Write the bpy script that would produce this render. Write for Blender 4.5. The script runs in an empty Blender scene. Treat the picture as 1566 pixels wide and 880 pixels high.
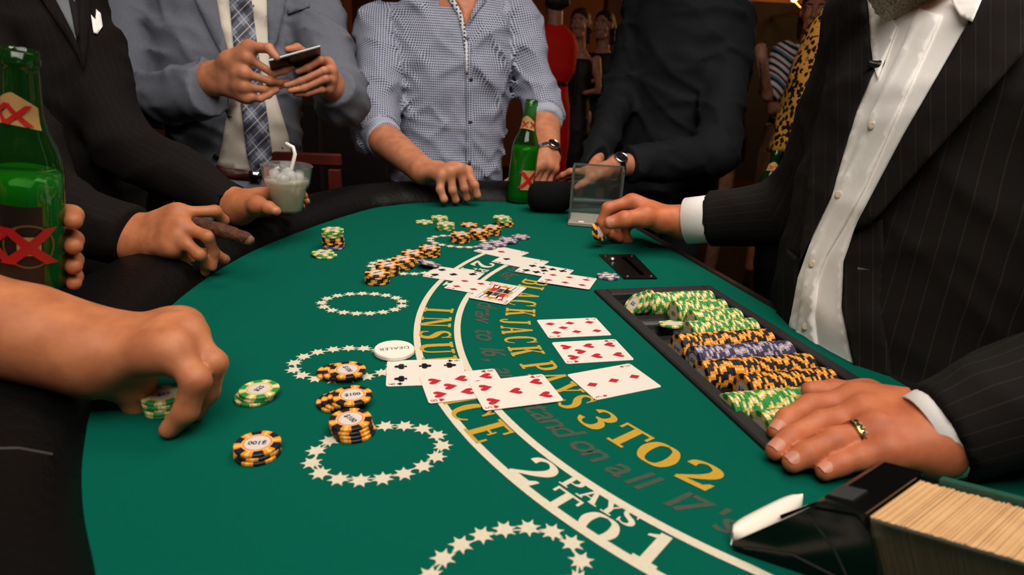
import bpy, bmesh, math, random
import numpy as np
from mathutils import Vector, Matrix, geometry
from mathutils.bvhtree import BVHTree
random.seed(7); rng = np.random.default_rng(7)
SC = bpy.context.scene
COL = SC.collection

# ------------------------------------------------------------------ camera
T = 0.91                              # height of the felt above the floor
FPX, CAMH, PITCH, ROLL = 957.47, 0.33292, 0.33391, 0.05248
IW, IH = 1566.0, 880.0
CF = np.array([0, math.cos(PITCH), -math.sin(PITCH)])
_r = np.array([1.0, 0, 0]); _u = np.cross(_r, CF)
CR = math.cos(ROLL)*_r + math.sin(ROLL)*_u
CU = -math.sin(ROLL)*_r + math.cos(ROLL)*_u
CP = np.array([0, 0, T + CAMH])
cd = bpy.data.cameras.new('camera'); cam = bpy.data.objects.new('camera', cd); COL.objects.link(cam)
cam.matrix_world = Matrix(((CR[0], CU[0], -CF[0], CP[0]), (CR[1], CU[1], -CF[1], CP[1]),
                           (CR[2], CU[2], -CF[2], CP[2]), (0, 0, 0, 1)))
cd.sensor_width = 36; cd.sensor_fit = 'HORIZONTAL'; cd.lens = 36*FPX/IW
cd.clip_start = 0.02; cd.clip_end = 60
cd.dof.use_dof = True; cd.dof.focus_distance = 0.92; cd.dof.aperture_fstop = 6.3
SC.camera = cam
# ------------------------------------------------------------------ light and exposure
SC.view_settings.view_transform = 'Standard'; SC.view_settings.look = 'None'
SC.view_settings.gamma = 1.0; SC.view_settings.use_curve_mapping = False
SC.view_settings.exposure = 0.12
wd = bpy.data.worlds.new('world'); SC.world = wd; wd.use_nodes = True
wd.node_tree.nodes['Background'].inputs[0].default_value = (1.0, 0.8, 0.62, 1)
wd.node_tree.nodes['Background'].inputs[1].default_value = 0.03
def area(name, loc, target, size, power, col, size_y=None):
    l = bpy.data.lights.new(name, 'AREA'); l.energy = power; l.color = col; l.size = size
    if size_y: l.shape = 'RECTANGLE'; l.size_y = size_y
    l.spread = math.radians(125)
    o = bpy.data.objects.new(name, l); COL.objects.link(o); o.location = loc
    d = Vector(target) - Vector(loc); o.rotation_euler = d.to_track_quat('-Z', 'Y').to_euler()
    return o
area('ceiling_light', (0.10, 0.05, 2.85), (-0.1, 1.5, T), 1.8, 31, (1.0, 0.93, 0.85))
area('table_light', (0.65, 1.35, 2.8), (0.1, 1.1, T), 0.8, 10.5, (1.0, 0.9, 0.78))

# ------------------------------------------------------------------ helpers
def at(px, py, d):
    """world point seen at photo pixel (px, py), d metres along the view axis"""
    return CP + d*(CF + CR*((px-IW/2)/FPX) - CU*((py-IH/2)/FPX))
def tab(px, py, z=0.0):
    """world point on the horizontal plane z metres above the felt"""
    v = CF + CR*((px-IW/2)/FPX) - CU*((py-IH/2)/FPX)
    return CP + v*((z-CAMH)/v[2])
def pix(p):
    d = np.asarray(p) - CP; z = d@CF
    return IW/2 + FPX*(d@CR)/z, IH/2 - FPX*(d@CU)/z, z
TH = 0.26                              # the table's own axes: n towards the dealer, u along the straight edge
TN = np.array([math.cos(TH), math.sin(TH), 0]); TU = np.array([-math.sin(TH), math.cos(TH), 0])
def tw(n, u, z=0.0): return TN*n + TU*u + np.array([0, 0, T+z])
def tnu(p): p = np.asarray(p); return float(p@TN), float(p@TU)

def setp(o, label=None, cat=None, group=None, kind=None):
    if label: o['label'] = label
    if cat: o['category'] = cat
    if group: o['group'] = group
    if kind: o['kind'] = kind
    return o
def link(o, parent=None):
    COL.objects.link(o)
    if parent is not None:
        o.parent = parent
        o.matrix_parent_inverse = parent.matrix_world.inverted() if parent.type != 'EMPTY' else Matrix.Translation(-parent.location)
    return o
def mesh(name, V, F, mats, fm=None, smooth=False):
    me = bpy.data.meshes.new(name)
    me.from_pydata([tuple(map(float, v)) for v in V], [], [tuple(map(int, f)) for f in F])
    for m in (mats if isinstance(mats, (list, tuple)) else [mats]): me.materials.append(m)
    if fm is not None: me.polygons.foreach_set('material_index', np.asarray(fm, dtype=np.int32))
    if smooth: me.polygons.foreach_set('use_smooth', np.ones(len(me.polygons), dtype=bool))
    me.update(); return me
def mk(name, V, F, mats, parent=None, smooth=False, fm=None):
    """mesh object with world coordinates"""
    return link(bpy.data.objects.new(name, mesh(name, V, F, mats, fm, smooth)), parent)
def empty(name, loc, label=None, cat=None, group=None, kind=None):
    o = bpy.data.objects.new(name, None); o.location = tuple(map(float, loc)); o.empty_display_size = .05
    COL.objects.link(o); return setp(o, label, cat, group, kind)
class MB:
    """collects shapes into one mesh"""
    def __init__(s): s.V = []; s.F = []; s.M = []
    def add(s, V, F, m=0):
        b = len(s.V); s.V += [tuple(map(float, v)) for v in V]; s.F += [tuple(i+b for i in f) for f in F]; s.M += [m]*len(F); return s
    def box(s, c, hx, hy, hz, X=(1,0,0), Y=(0,1,0), Z=(0,0,1), m=0, bev=0.0):
        c = np.array(c, float); X = np.array(X, float); Y = np.array(Y, float); Z = np.array(Z, float)
        if bev <= 0:
            V = [c+X*hx*a+Y*hy*b+Z*hz*d for d in (-1,1) for b in (-1,1) for a in (-1,1)]
            return s.add(V, [(0,2,3,1),(4,5,7,6),(0,1,5,4),(2,6,7,3),(0,4,6,2),(1,3,7,5)], m)
        V = []; 
        for (k, i) in ((-1,bev),(-1,0),(1,0),(1,bev)):
            z = Z*hz*k if i else Z*(hz-bev)*k
            for a, b in ((-1,-1),(1,-1),(1,1),(-1,1)):
                V.append(c+z+X*(hx-i)*a+Y*(hy-i)*b)
        F = [(3,2,1,0),(12,13,14,15)]
        for r in range(3):
            for j in range(4): F.append((r*4+j, r*4+(j+1)%4, r*4+4+(j+1)%4, r*4+4+j))
        return s.add(V, F, m)
    def lathe(s, prof, c=(0,0,0), n=24, axis=(0,0,1), m=0, caps=True):
        """prof: list of (r, h) from bottom to top"""
        A = np.array(axis, float); A /= np.linalg.norm(A)
        X = np.cross(A, (0,1,0) if abs(A[1]) < .9 else (1,0,0)); X /= np.linalg.norm(X); Y = np.cross(A, X)
        c = np.array(c, float); V = []; F = []; L = len(prof)
        for r, h in prof:
            for k in range(n):
                t = 2*math.pi*k/n; V.append(c+A*h+X*r*math.cos(t)+Y*r*math.sin(t))
        for i in range(L-1):
            for k in range(n): F.append((i*n+k, i*n+(k+1)%n, (i+1)*n+(k+1)%n, (i+1)*n+k))
        if caps: F.append(tuple(range(n-1,-1,-1))); F.append(tuple((L-1)*n+k for k in range(n)))
        return s.add(V, F, m)
    def tube(s, pts, rad, n=10, m=0):
        pts = [np.array(p, float) for p in pts]; R = rad if isinstance(rad, (list, tuple)) else [rad]*len(pts)
        V = []; F = []; up = np.array([0,0,1.0])
        for i, p in enumerate(pts):
            t = pts[min(i+1,len(pts)-1)]-pts[max(i-1,0)]; t /= np.linalg.norm(t)+1e-12
            if abs(t@up) > .95: up = np.array([1.0,0,0])
            x = np.cross(up, t); x /= np.linalg.norm(x); y = np.cross(t, x); up = y
            for k in range(n):
                a = 2*math.pi*k/n; V.append(p+R[i]*(x*math.cos(a)+y*math.sin(a)))
        for i in range(len(pts)-1):
            for k in range(n): F.append((i*n+k, i*n+(k+1)%n, (i+1)*n+(k+1)%n, (i+1)*n+k))
        F.append(tuple(range(n-1,-1,-1))); F.append(tuple((len(pts)-1)*n+k for k in range(n)))
        return s.add(V, F, m)
    def prism(s, poly, lo, hi, m=0):
        """poly: world xy(z ignored) points, extruded from height lo to hi"""
        n = len(poly); V = [(p[0],p[1],lo) for p in poly]+[(p[0],p[1],hi) for p in poly]
        a = sum(poly[i][0]*poly[(i+1)%n][1]-poly[(i+1)%n][0]*poly[i][1] for i in range(n))
        idx = list(range(n)) if a > 0 else list(range(n-1,-1,-1))
        F = [tuple(reversed(idx)), tuple(i+n for i in idx)]
        for k in range(n):
            i, j = idx[k], idx[(k+1)%n]; F.append((i, j, j+n, i+n))
        return s.add(V, F, m)
    def obj(s, name, mats, parent=None, smooth=False): return mk(name, s.V, s.F, mats, parent, smooth, s.M)

# ------------------------------------------------------------------ materials
def srgb(h):
    h = h.lstrip('#'); c = [int(h[i:i+2], 16)/255 for i in (0,2,4)]
    return tuple((x/12.92 if x <= .04045 else ((x+.055)/1.055)**2.4) for x in c)+(1,)
MATS = {}
def mat(name, col, rough=.5, metal=0.0, spec=.5, trans=0.0, ior=1.45, emit=None, estr=1.0, sheen=0.0, coat=0.0, sss=0.0,
        noise=None, bump=None, alpha=None):
    """noise=(scale, amount, second colour) mottles the colour; bump=(scale, strength, distance)"""
    if name in MATS: return MATS[name]
    m = bpy.data.materials.new(name); m.use_nodes = True; MATS[name] = m
    nt = m.node_tree; b = nt.nodes['Principled BSDF']
    c = srgb(col) if isinstance(col, str) else tuple(col)+((1,) if len(col) == 3 else ())
    b.inputs['Base Color'].default_value = c; b.inputs['Roughness'].default_value = rough
    b.inputs['Metallic'].default_value = metal; b.inputs['Specular IOR Level'].default_value = spec
    b.inputs['Transmission Weight'].default_value = trans; b.inputs['IOR'].default_value = ior
    b.inputs['Sheen Weight'].default_value = sheen; b.inputs['Coat Weight'].default_value = coat
    if sss:
        b.inputs['Subsurface Weight'].default_value = sss; b.inputs['Subsurface Radius'].default_value = (1,.35,.2); b.inputs['Subsurface Scale'].default_value = .004
    if alpha is not None: b.inputs['Alpha'].default_value = alpha
    if emit: b.inputs['Emission Color'].default_value = srgb(emit) if isinstance(emit, str) else emit; b.inputs['Emission Strength'].default_value = estr
    tc = nt.nodes.new('ShaderNodeTexCoord')
    if noise:
        s, a, c2 = noise; c2 = srgb(c2) if isinstance(c2, str) else c2
        n = nt.nodes.new('ShaderNodeTexNoise'); n.inputs['Scale'].default_value = s; n.inputs['Detail'].default_value = 4
        nt.links.new(tc.outputs['Object'], n.inputs['Vector'])
        mx = nt.nodes.new('ShaderNodeMix'); mx.data_type = 'RGBA'; mx.inputs['A'].default_value = c; mx.inputs['B'].default_value = c2
        mr = nt.nodes.new('ShaderNodeMapRange'); mr.inputs['From Min'].default_value = .3; mr.inputs['From Max'].default_value = .7; mr.inputs['To Max'].default_value = a
        nt.links.new(n.outputs['Fac'], mr.inputs['Value']); nt.links.new(mr.outputs[0], mx.inputs['Factor']); nt.links.new(mx.outputs['Result'], b.inputs['Base Color'])
    if bump:
        s, st, ds = bump
        n = nt.nodes.new('ShaderNodeTexNoise'); n.inputs['Scale'].default_value = s; n.inputs['Detail'].default_value = 3
        nt.links.new(tc.outputs['Object'], n.inputs['Vector'])
        bp = nt.nodes.new('ShaderNodeBump'); bp.inputs['Strength'].default_value = st; bp.inputs['Distance'].default_value = ds
        nt.links.new(n.outputs['Fac'], bp.inputs['Height']); nt.links.new(bp.outputs[0], b.inputs['Normal'])
    return m
def nodes(m): return m.node_tree, m.node_tree.nodes['Principled BSDF']
def mth(nt, op, a, b=None, c=None):
    n = nt.nodes.new('ShaderNodeMath'); n.operation = op
    for i, v in enumerate((a, b, c)):
        if v is None: continue
        if isinstance(v, (int, float)): n.inputs[i].default_value = v
        else: nt.links.new(v, n.inputs[i])
    return n.outputs[0]
def mixc(nt, fac, a, b):
    n = nt.nodes.new('ShaderNodeMix'); n.data_type = 'RGBA'
    for s, v in (('A', a), ('B', b)):
        if isinstance(v, (tuple, list)): n.inputs[s].default_value = v
        else: nt.links.new(v, n.inputs[s])
    if isinstance(fac, (int, float)): n.inputs['Factor'].default_value = fac
    else: nt.links.new(fac, n.inputs['Factor'])
    return n.outputs['Result']
def cuv(nt):
    """cloth coordinates in metres, stored on the mesh: x around the limb, y along it"""
    a = nt.nodes.new('ShaderNodeAttribute'); a.attribute_name = 'cuv'
    s = nt.nodes.new('ShaderNodeSeparateXYZ'); nt.links.new(a.outputs['Vector'], s.inputs[0])
    return s.outputs[0], s.outputs[1]
def stripe(nt, v, period, width, soft=.0):
    """1 inside a stripe of the given width, repeating every period"""
    f = mth(nt, 'FRACT', mth(nt, 'DIVIDE', v, period))
    return mth(nt, 'LESS_THAN', f, width/period)
FELT = mat('green_felt', '#005645', .95, spec=.08, sheen=.0, noise=(900, .5, '#00493a'), bump=(1500, .35, .0004))
CREAM = mat('cream_print', '#d2c8b2', .9, spec=.1, noise=(500, .5, '#bdb299'))
GOLD = mat('gold_print', '#bb9636', .9, spec=.1, noise=(500, .5, '#a3812d'))
BROWN = mat('faded_brown_print', '#4f4a40', .95, spec=.05, noise=(260, .9, '#2b5244'))
LEATHER = mat('black_leather', '#050505', .5, spec=.18, bump=(90, .35, .004))
BLACKP = mat('black_plastic', '#131313', .35, spec=.4, noise=(60, .5, '#1d1c1b'))
TRAYM = mat('grey_black_plastic', '#262425', .6, spec=.3, bump=(900, .4, .0005), noise=(300, .6, '#1b1a1b'))
CARD = mat('card_white', '#ddd4c9', .35, spec=.4)
CRED = mat('card_red', '#b3202f', .4); CBLK = mat('card_black', '#141416', .4)
CGLD = mat('card_gold', '#c98a2e', .4); CBLU = mat('card_blue', '#39415e', .4)
C_BLK = mat('chip_black', '#17181d', .45); C_ORG = mat('chip_orange', '#e88d12', .45); C_WHT = mat('chip_white', '#f2b95c', .45)
C_GRN = mat('chip_green', '#2a8a45', .45); C_YEL = mat('chip_yellow', '#d8b85a', .45); C_CRM = mat('chip_cream', '#dfe0b8', .45)
C_PUR = mat('chip_purple', '#3d3552', .45); C_LAV = mat('chip_lavender', '#978b9c', .45); C_PNK = mat('chip_pale', '#c3b3b2', .45)
C_INL = mat('chip_inlay', '#d3c9c2', .35); C_INK = mat('ink', '#24222a', .5)
WHITEP = mat('white_plastic', '#ece2d2', .35)
def glass_mat(name, tint, body, fac):
    m = bpy.data.materials.new(name); m.use_nodes = True; nt = m.node_tree; nt.nodes.clear()
    o = nt.nodes.new('ShaderNodeOutputMaterial'); t = nt.nodes.new('ShaderNodeBsdfTransparent'); t.inputs[0].default_value = tint
    d = nt.nodes.new('ShaderNodeBsdfTranslucent'); d.inputs[0].default_value = body; d2 = nt.nodes.new('ShaderNodeBsdfDiffuse'); d2.inputs[0].default_value = body
    a = nt.nodes.new('ShaderNodeMixShader'); a.inputs[0].default_value = .5; nt.links.new(d.outputs[0], a.inputs[1]); nt.links.new(d2.outputs[0], a.inputs[2])
    mx = nt.nodes.new('ShaderNodeMixShader'); mx.inputs[0].default_value = fac; nt.links.new(t.outputs[0], mx.inputs[1]); nt.links.new(a.outputs[0], mx.inputs[2])
    g = nt.nodes.new('ShaderNodeBsdfGlossy'); g.inputs['Roughness'].default_value = .04; lw = nt.nodes.new('ShaderNodeLayerWeight'); lw.inputs[0].default_value = .5; f = mth(nt, 'ADD', mth(nt, 'MULTIPLY', mth(nt, 'POWER', lw.outputs['Facing'], 5.0), .8), .045)
    m2 = nt.nodes.new('ShaderNodeMixShader'); nt.links.new(f, m2.inputs[0]); nt.links.new(mx.outputs[0], m2.inputs[1]); nt.links.new(g.outputs[0], m2.inputs[2]); nt.links.new(m2.outputs[0], o.inputs[0]); return m
# ------------------------------------------------------------------ the room
def quad_wall(name, x0, y0, x1, y1, z0, z1, m, th=.1, kind='structure'):
    d = np.array([x1-x0, y1-y0]); d /= np.linalg.norm(d); nn = np.array([d[1], -d[0]])*th
    return setp(MB().prism([(x0,y0),(x1,y1),(x1+nn[0],y1+nn[1]),(x0+nn[0],y0+nn[1])], z0, z1).obj(name, m), kind=kind)
CARPET = mat('dark_carpet', '#1d120e', .95, spec=.05, noise=(9, 1.0, '#2a160e'))
WALLM = mat('brown_wall', '#7c4a26', .8, noise=(1.5, .6, '#5c3318'))
WALLD = mat('dark_panelling', '#2b1710', .7, noise=(2, .6, '#1b0d09'))
CEILM = mat('ceiling_plaster', '#a88a68', .9)
X0, X1, Y0, Y1, ZC = -4.2, 5.2, -2.6, 8.6, 3.3
setp(MB().box(((X0+X1)/2,(Y0+Y1)/2,-.05), (X1-X0)/2+.2,(Y1-Y0)/2+.2,.05).obj('floor', CARPET), kind='structure')
setp(MB().box(((X0+X1)/2,(Y0+Y1)/2,ZC+.05), (X1-X0)/2+.2,(Y1-Y0)/2+.2,.05).obj('ceiling', CEILM), kind='structure')
quad_wall('wall_back', X1, Y1, X0, Y1, 0, ZC, WALLM)
quad_wall('wall_left', X0, Y1, X0, Y0, 0, ZC, WALLM)
quad_wall('wall_right', X1, Y0, X1, Y1, 0, ZC, WALLM)
quad_wall('wall_front', X0, Y0, X1, Y0, 0, ZC, WALLM)

# ------------------------------------------------------------------ the blackjack table
OUT = [(.60,1.612),(.411,1.614),(.30,1.618),(.165,1.598),(.095,1.567),(.032,1.522),(-.081,1.362),(-.185,1.168),(-.242,.977),(-.267,.786),(-.266,.654),
       (-.242,.544),(-.214,.46),(-.182,.387),(-.145,.30),(-.10,.20),(-.03,.07),(.06,-.05),(.17,-.14),(.30,-.19),(.43,-.2),(.60,-.2)]
def catmull(P, k=6):
    P = [np.array(p, float) for p in P]; o = []
    for i in range(len(P)-1):
        a, b, c, d = P[max(i-1,0)], P[i], P[i+1], P[min(i+2,len(P)-1)]
        for j in range(k):
            t = j/k; o.append(.5*((2*b)+(c-a)*t+(2*a-5*b+4*c-d)*t*t+(3*b-a-3*c+d)*t**3))
    o.append(P[-1]); return o
EDGE = catmull(OUT, 5)
NR = .636
TRAY = (.375, .585, .439, .892)        # n0, n1, u0, u1
root = empty('blackjack_table', tw(.25,.68,-T), 'D-shaped blackjack table with green felt top and black padded leather rail', 'table')
def flat(name, loop, holes, z, m, parent, th=.02):
    """flat slab of a polygon with holes (n, u), top at z"""
    pts = [Vector((float(a), float(b))) for a, b in loop]; edges = [(i,(i+1) % len(loop)) for i in range(len(loop))]; n = len(loop)
    for h in holes:
        b = len(pts); pts += [Vector((float(x), float(y))) for x, y in h]; edges += [(b+i, b+(i+1) % len(h)) for i in range(len(h))]
    v, e, f, *_ = geometry.delaunay_2d_cdt(pts, edges, [], 0, 1e-6)
    def inside(p, L):
        c = False
        for i in range(len(L)):
            (x1,y1),(x2,y2) = L[i], L[(i+1) % len(L)]
            if (y1 > p[1]) != (y2 > p[1]) and p[0] < (x2-x1)*(p[1]-y1)/(y2-y1)+x1: c = not c
        return c
    F = []
    for t in f:
        c = sum((v[i] for i in t), Vector((0,0)))/len(t)
        if inside(c, loop) and not any(inside(c, h) for h in holes): F.append(tuple(t))
    V = [tw(p[0],p[1],z) for p in v]; nv = len(V); V += [tw(p[0],p[1],z-th) for p in v]
    F2 = list(F)+[tuple(i+nv for i in reversed(t)) for t in F]
    cnt = {}
    for t in F:
        for i in range(len(t)): cnt[(t[i],t[(i+1) % len(t)])] = 1
    for a, b in cnt:
        if (b, a) not in cnt: F2.append((b, a, a+nv, b+nv))
    return mk(name, V, F2, m, parent)
loop = [tuple(p) for p in EDGE]+[(NR,-.16),(NR,1.57)]
hole = [(TRAY[0]+.004,TRAY[2]+.004),(TRAY[1]-.004,TRAY[2]+.004),(TRAY[1]-.004,TRAY[3]-.004),(TRAY[0]+.004,TRAY[3]-.004)]
flat('felt_top', loop, [hole], 0, FELT, root)
# padded rail swept along the curved edge
prof = [(-.012,-.05),(-.006,.002),(0,.010),(.010,.022),(.03,.034),(.055,.041),(.085,.041),(.115,.032),(.135,.014),(.142,-.012),(.134,-.045),(.10,-.07),(.0,-.075)]
def sweep(path, prof, closed=False):
    P = [np.array(p) for p in path]; V = []; F = []; k = len(prof)
    for i, p in enumerate(P):
        t = P[min(i+1,len(P)-1)]-P[max(i-1,0)]; t /= np.linalg.norm(t); o = np.array([t[1], -t[0]])
        if o@(p-np.array([.35,.69])) < 0: o = -o
        for s, z in prof: q = p+o*s; V.append(tw(q[0],q[1],z))
    for i in range(len(P)-1):
        for j in range(k):
            a, b = i*k+j, i*k+(j+1) % k; F.append((a, b, b+k, a+k))
    F.append(tuple(range(k))); F.append(tuple((len(P)-1)*k+j for j in reversed(range(k))))
    return V, F
V, F = sweep(EDGE, prof); rail = mk('padded_rail', V, F, LEATHER, root, True)
SEAM = mat('leather_seam', '#3a332e', .5)
for u_ in (.50, 1.02):
    i = min(range(len(EDGE)), key=lambda k: abs(EDGE[k][1]-u_)+(9 if EDGE[k][0] > 0 else 0)); p = np.array(EDGE[i]); t = np.array(EDGE[i+1])-np.array(EDGE[i-1]); t /= np.linalg.norm(t); o = np.array([t[1],-t[0]])
    if o@(p-np.array([.35,.69])) < 0: o = -o
    MB().tube([tw(*(p+o*s), z+.0004) for s, z in prof[3:9]], .0012, 6).obj('seam', SEAM, rail)
prof2 = [(.0,-.075),(.06,-.075),(.06,-.20),(.0,-.20)]
V, F = sweep(EDGE, prof2); mk('apron', V, F, WALLD, root)
MB().box(tw(NR+.006,.70,-.045), .008, .87, .048, X=TN, Y=TU, bev=.003).obj('edge_trim', BLACKP, root)
flat('underside', [(a*.9+.03, b*.9+.06) for a, b in loop], [], -.14, BLACKP, root)
for n_, u_ in ((.05,.28),(.05,1.1),(.52,.1),(.52,1.3)):
    MB().box(tw(n_,u_,-.15-(T-.15)/2), .035,.035,(T-.15)/2, X=TN, Y=TU, bev=.004).obj('leg', BLACKP, root)
# ---- printed layout: arcs
ZP = .0005
def arcband(c, r, w, a0, a1, k=80, tail=None):
    pts = []
    for i in range(k+1):
        a = math.radians(a0+(a1-a0)*i/k); pts.append((c[0]-r*math.cos(a), c[1]+r*math.sin(a)))
    if tail: pts += tail
    V = []; F = []
    for i, p in enumerate(pts):
        a, b = np.array(pts[max(i-1,0)]), np.array(pts[min(i+1,len(pts)-1)]); t = (b-a)/np.linalg.norm(b-a); o = np.array([t[1],-t[0]])*w/2
        V += [tw(*(np.array(p)+o), ZP), tw(*(np.array(p)-o), ZP)]
        if i: F.append((2*i-2, 2*i-1, 2*i+1, 2*i))
    return V, F
CO, RO = (.706,.694), .633
CI, RI = (.671,.679), .547
V, F = arcband(CO, RO, .0085, 48, -50); mk('printed_arc', V, F, CREAM, root)
V, F = arcband(CI, RI, .0085, 46, -43, tail=[(.284,.29),(.30,.20)]); mk('printed_arc', V, F, CREAM, root)
# ---- betting rings of small stars
def ring(n, u, ang, ra=.0585, rb=.0412, k=17, ph=0.0):
    V = []; F = []; e = np.array([math.cos(ang), math.sin(ang)]); g = np.array([-e[1], e[0]]); c = np.array([n, u])
    # equal spacing along the ellipse
    tt = np.linspace(0, 2*math.pi, 721); P = np.array([c+e*ra*math.cos(t)+g*rb*math.sin(t) for t in tt])
    L = np.r_[0, np.cumsum(np.linalg.norm(np.diff(P, axis=0), axis=1))]
    for i in range(k):
        s = ((i+ph)/k % 1)*L[-1]; j = int(np.searchsorted(L, s)); p = P[min(j,720)]
        rot = 2*math.pi*i/k*2.3+i; b = len(V); V.append(tw(*p, ZP))
        for q in range(28):
            a = rot+2*math.pi*q/28; ph4 = q % 4
            rr = .0102 if ph4 == 0 else (.0062 if ph4 in (1,3) else .0056); V.append(tw(p[0]+rr*math.cos(a), p[1]+rr*math.sin(a), ZP))
        for q in range(28): F.append((b, b+1+q, b+1+(q+1) % 28))
    b = len(V)
    for i in range(0, 720, 5):
        for s in (.965, .935): V.append(tw(*(c+(P[i]-c)*s), ZP*.8))
    m = 144
    for i in range(m): j = (i+1) % m; F.append((b+2*i, b+2*j, b+2*j+1, b+2*i+1))
    mk('betting_ring', V, F, CREAM, root)
for n, u, a in ((.096,.335,19),(.016,.499,8),(-.014,.685,-1),(.010,.881,-11),(.085,1.055,-19),(.205,1.215,-28),(.235,.175,28)):
    ring(n, u, math.radians(a), ph=u*3)
# ---- serif capitals drawn as ribbons of varying width
def rib(P, Wd, sm=True, k=5):
    """ribbon polygon(s): list of (V2, F)"""
    if sm:
        Q = catmull([(x,y,w) for (x,y), w in zip(P, Wd)], k)
    else: Q = [np.array((x,y,w)) for (x,y), w in zip(P, Wd)]
    V = []; F = []
    for i, q in enumerate(Q):
        a, b = Q[max(i-1,0)][:2], Q[min(i+1,len(Q)-1)][:2]; t = (b-a)/(np.linalg.norm(b-a)+1e-9); o = np.array([-t[1],t[0]])*q[2]/2
        V += [q[:2]+o, q[:2]-o]
        if i: F.append((2*i-2, 2*i-1, 2*i+1, 2*i))
    return V, F
def R_(x0,y0,x1,y1): return [(x0,y0),(x1,y0),(x1,y1),(x0,y1)], [(0,1,2,3)]
def PG(*p): return list(p), [tuple(range(len(p)))]
k_, t_, s_ = .2, .085, .085            # thick stem, thin stroke, serif height
def serif(x, y, w=.34): return R_(x-w/2, y, x+w/2, y+s_)
GL = {
 'I': (.44, [R_(.12,0,.32,1), serif(.22,0,.42), serif(.22,1-s_,.42)]),
 'N': (.9, [R_(.12,0,.2,1), R_(.70,0,.78,1), PG((.10,1),(.33,1),(.79,0),(.60,0)), serif(.16,0,.3), serif(.16,1-s_,.3), serif(.74,1-s_,.3)]),
 'S': (.66, [rib([(.56,.78),(.5,.9),(.33,.965),(.15,.88),(.12,.74),(.22,.6),(.42,.47),(.53,.33),(.5,.14),(.32,.035),(.13,.1),(.07,.24)],[.05,.07,.08,.13,.18,.22,.24,.22,.18,.09,.07,.05]), R_(.53,.7,.585,1), R_(.05,0,.105,.3)]),
 'U': (.86, [rib([(.2,1),(.2,.4),(.24,.16),(.42,.05),(.6,.12),(.68,.35),(.68,1)],[.2,.2,.2,.12,.09,.08,.08]), serif(.2,1-s_,.4), serif(.68,1-s_,.3)]),
 'R': (.84, [R_(.12,0,.32,1), serif(.22,0,.42), R_(.02,1-s_,.4,1), rib([(.3,.96),(.5,.95),(.63,.84),(.63,.64),(.5,.52),(.3,.5)],[.08,.1,.18,.18,.1,.08]), PG((.36,.5),(.56,.5),(.84,0),(.6,0)), R_(.58,0,.88,s_)]),
 'A': (.92, [PG((.4,1),(.52,1),(.2,0),(.11,0)), PG((.38,1),(.54,1),(.86,0),(.62,0)), R_(.26,.3,.68,.37), serif(.15,0,.3), serif(.75,0,.36)]),
 'C': (.8, [rib([(.68,.72),(.58,.9),(.42,.96),(.22,.86),(.15,.5),(.22,.16),(.42,.04),(.6,.1),(.71,.28)],[.05,.08,.08,.16,.22,.16,.08,.07,.05]), R_(.65,.66,.71,1)]),
 'E': (.76, [R_(.12,0,.32,1), R_(.02,0,.7,s_), R_(.02,1-s_,.68,1), R_(.3,.47,.52,.53), R_(.63,0,.7,.28), R_(.61,.72,.68,1), R_(.48,.38,.53,.62)]),
 'B': (.8, [R_(.12,0,.32,1), R_(.02,0,.4,s_), R_(.02,1-s_,.4,1), rib([(.3,.96),(.48,.95),(.6,.86),(.6,.66),(.48,.55),(.3,.53)],[.08,.1,.17,.17,.1,.07]), rib([(.3,.52),(.52,.52),(.67,.4),(.67,.16),(.52,.05),(.3,.04)],[.07,.1,.19,.19,.1,.08])]),
 'L': (.72, [R_(.12,0,.32,1), serif(.22,1-s_,.42), R_(.02,0,.66,s_), R_(.58,0,.66,.32)]),
 'K': (.9, [R_(.12,0,.32,1), serif(.22,0,.42), serif(.22,1-s_,.42), PG((.3,.4),(.3,.5),(.68,.97),(.76,.95)), PG((.4,.6),(.54,.68),(.86,0),(.6,0)), serif(.74,0,.34), serif(.7,1-s_,.3)]),
 'J': (.6, [rib([(.4,1),(.4,.3),(.34,.1),(.2,.04),(.08,.14),(.1,.26)],[.2,.2,.17,.08,.1,.14]), serif(.4,1-s_,.42)]),
 'P': (.78, [R_(.12,0,.32,1), serif(.22,0,.42), R_(.02,1-s_,.4,1), rib([(.3,.96),(.5,.95),(.65,.83),(.65,.6),(.5,.47),(.3,.45)],[.08,.1,.19,.19,.1,.08])]),
 'Y': (.88, [R_(.34,0,.54,.46), serif(.44,0,.42), PG((.06,1),(.3,1),(.54,.44),(.36,.4)), PG((.42,.44),(.5,.44),(.78,1),(.69,1)), serif(.18,1-s_,.36), serif(.74,1-s_,.28)]),
 'T': (.84, [R_(.32,0,.52,1), serif(.42,0,.42), R_(.04,1-s_,.8,1), R_(.04,.7,.11,1), R_(.73,.7,.8,1)]),
 'O': (.9, [rib([(.45,.965),(.24,.87),(.15,.5),(.24,.13),(.45,.035),(.66,.13),(.75,.5),(.66,.87),(.45,.965)],[.07,.16,.22,.16,.07,.16,.22,.16,.07])]),
 '3': (.66, [rib([(.1,.74),(.16,.9),(.34,.96),(.52,.86),(.52,.68),(.4,.56),(.26,.54)],[.16,.1,.08,.17,.18,.1,.06]), rib([(.26,.54),(.44,.5),(.56,.36),(.54,.15),(.34,.04),(.15,.1),(.08,.26)],[.06,.12,.2,.2,.08,.1,.16])]),
 '2': (.68, [rib([(.1,.7),(.14,.87),(.32,.96),(.52,.86),(.54,.66),(.4,.42),(.2,.2),(.06,.06)],[.17,.13,.08,.18,.2,.15,.1,.07]), PG((.04,0),(.6,0),(.66,.3),(.58,.28),(.5,.16),(.1,.14))]),
 '1': (.52, [R_(.17,0,.37,1), serif(.27,0,.44), PG((.02,.8),(.02,.74),(.2,.8),(.37,1),(.28,1))]),
}
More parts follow.
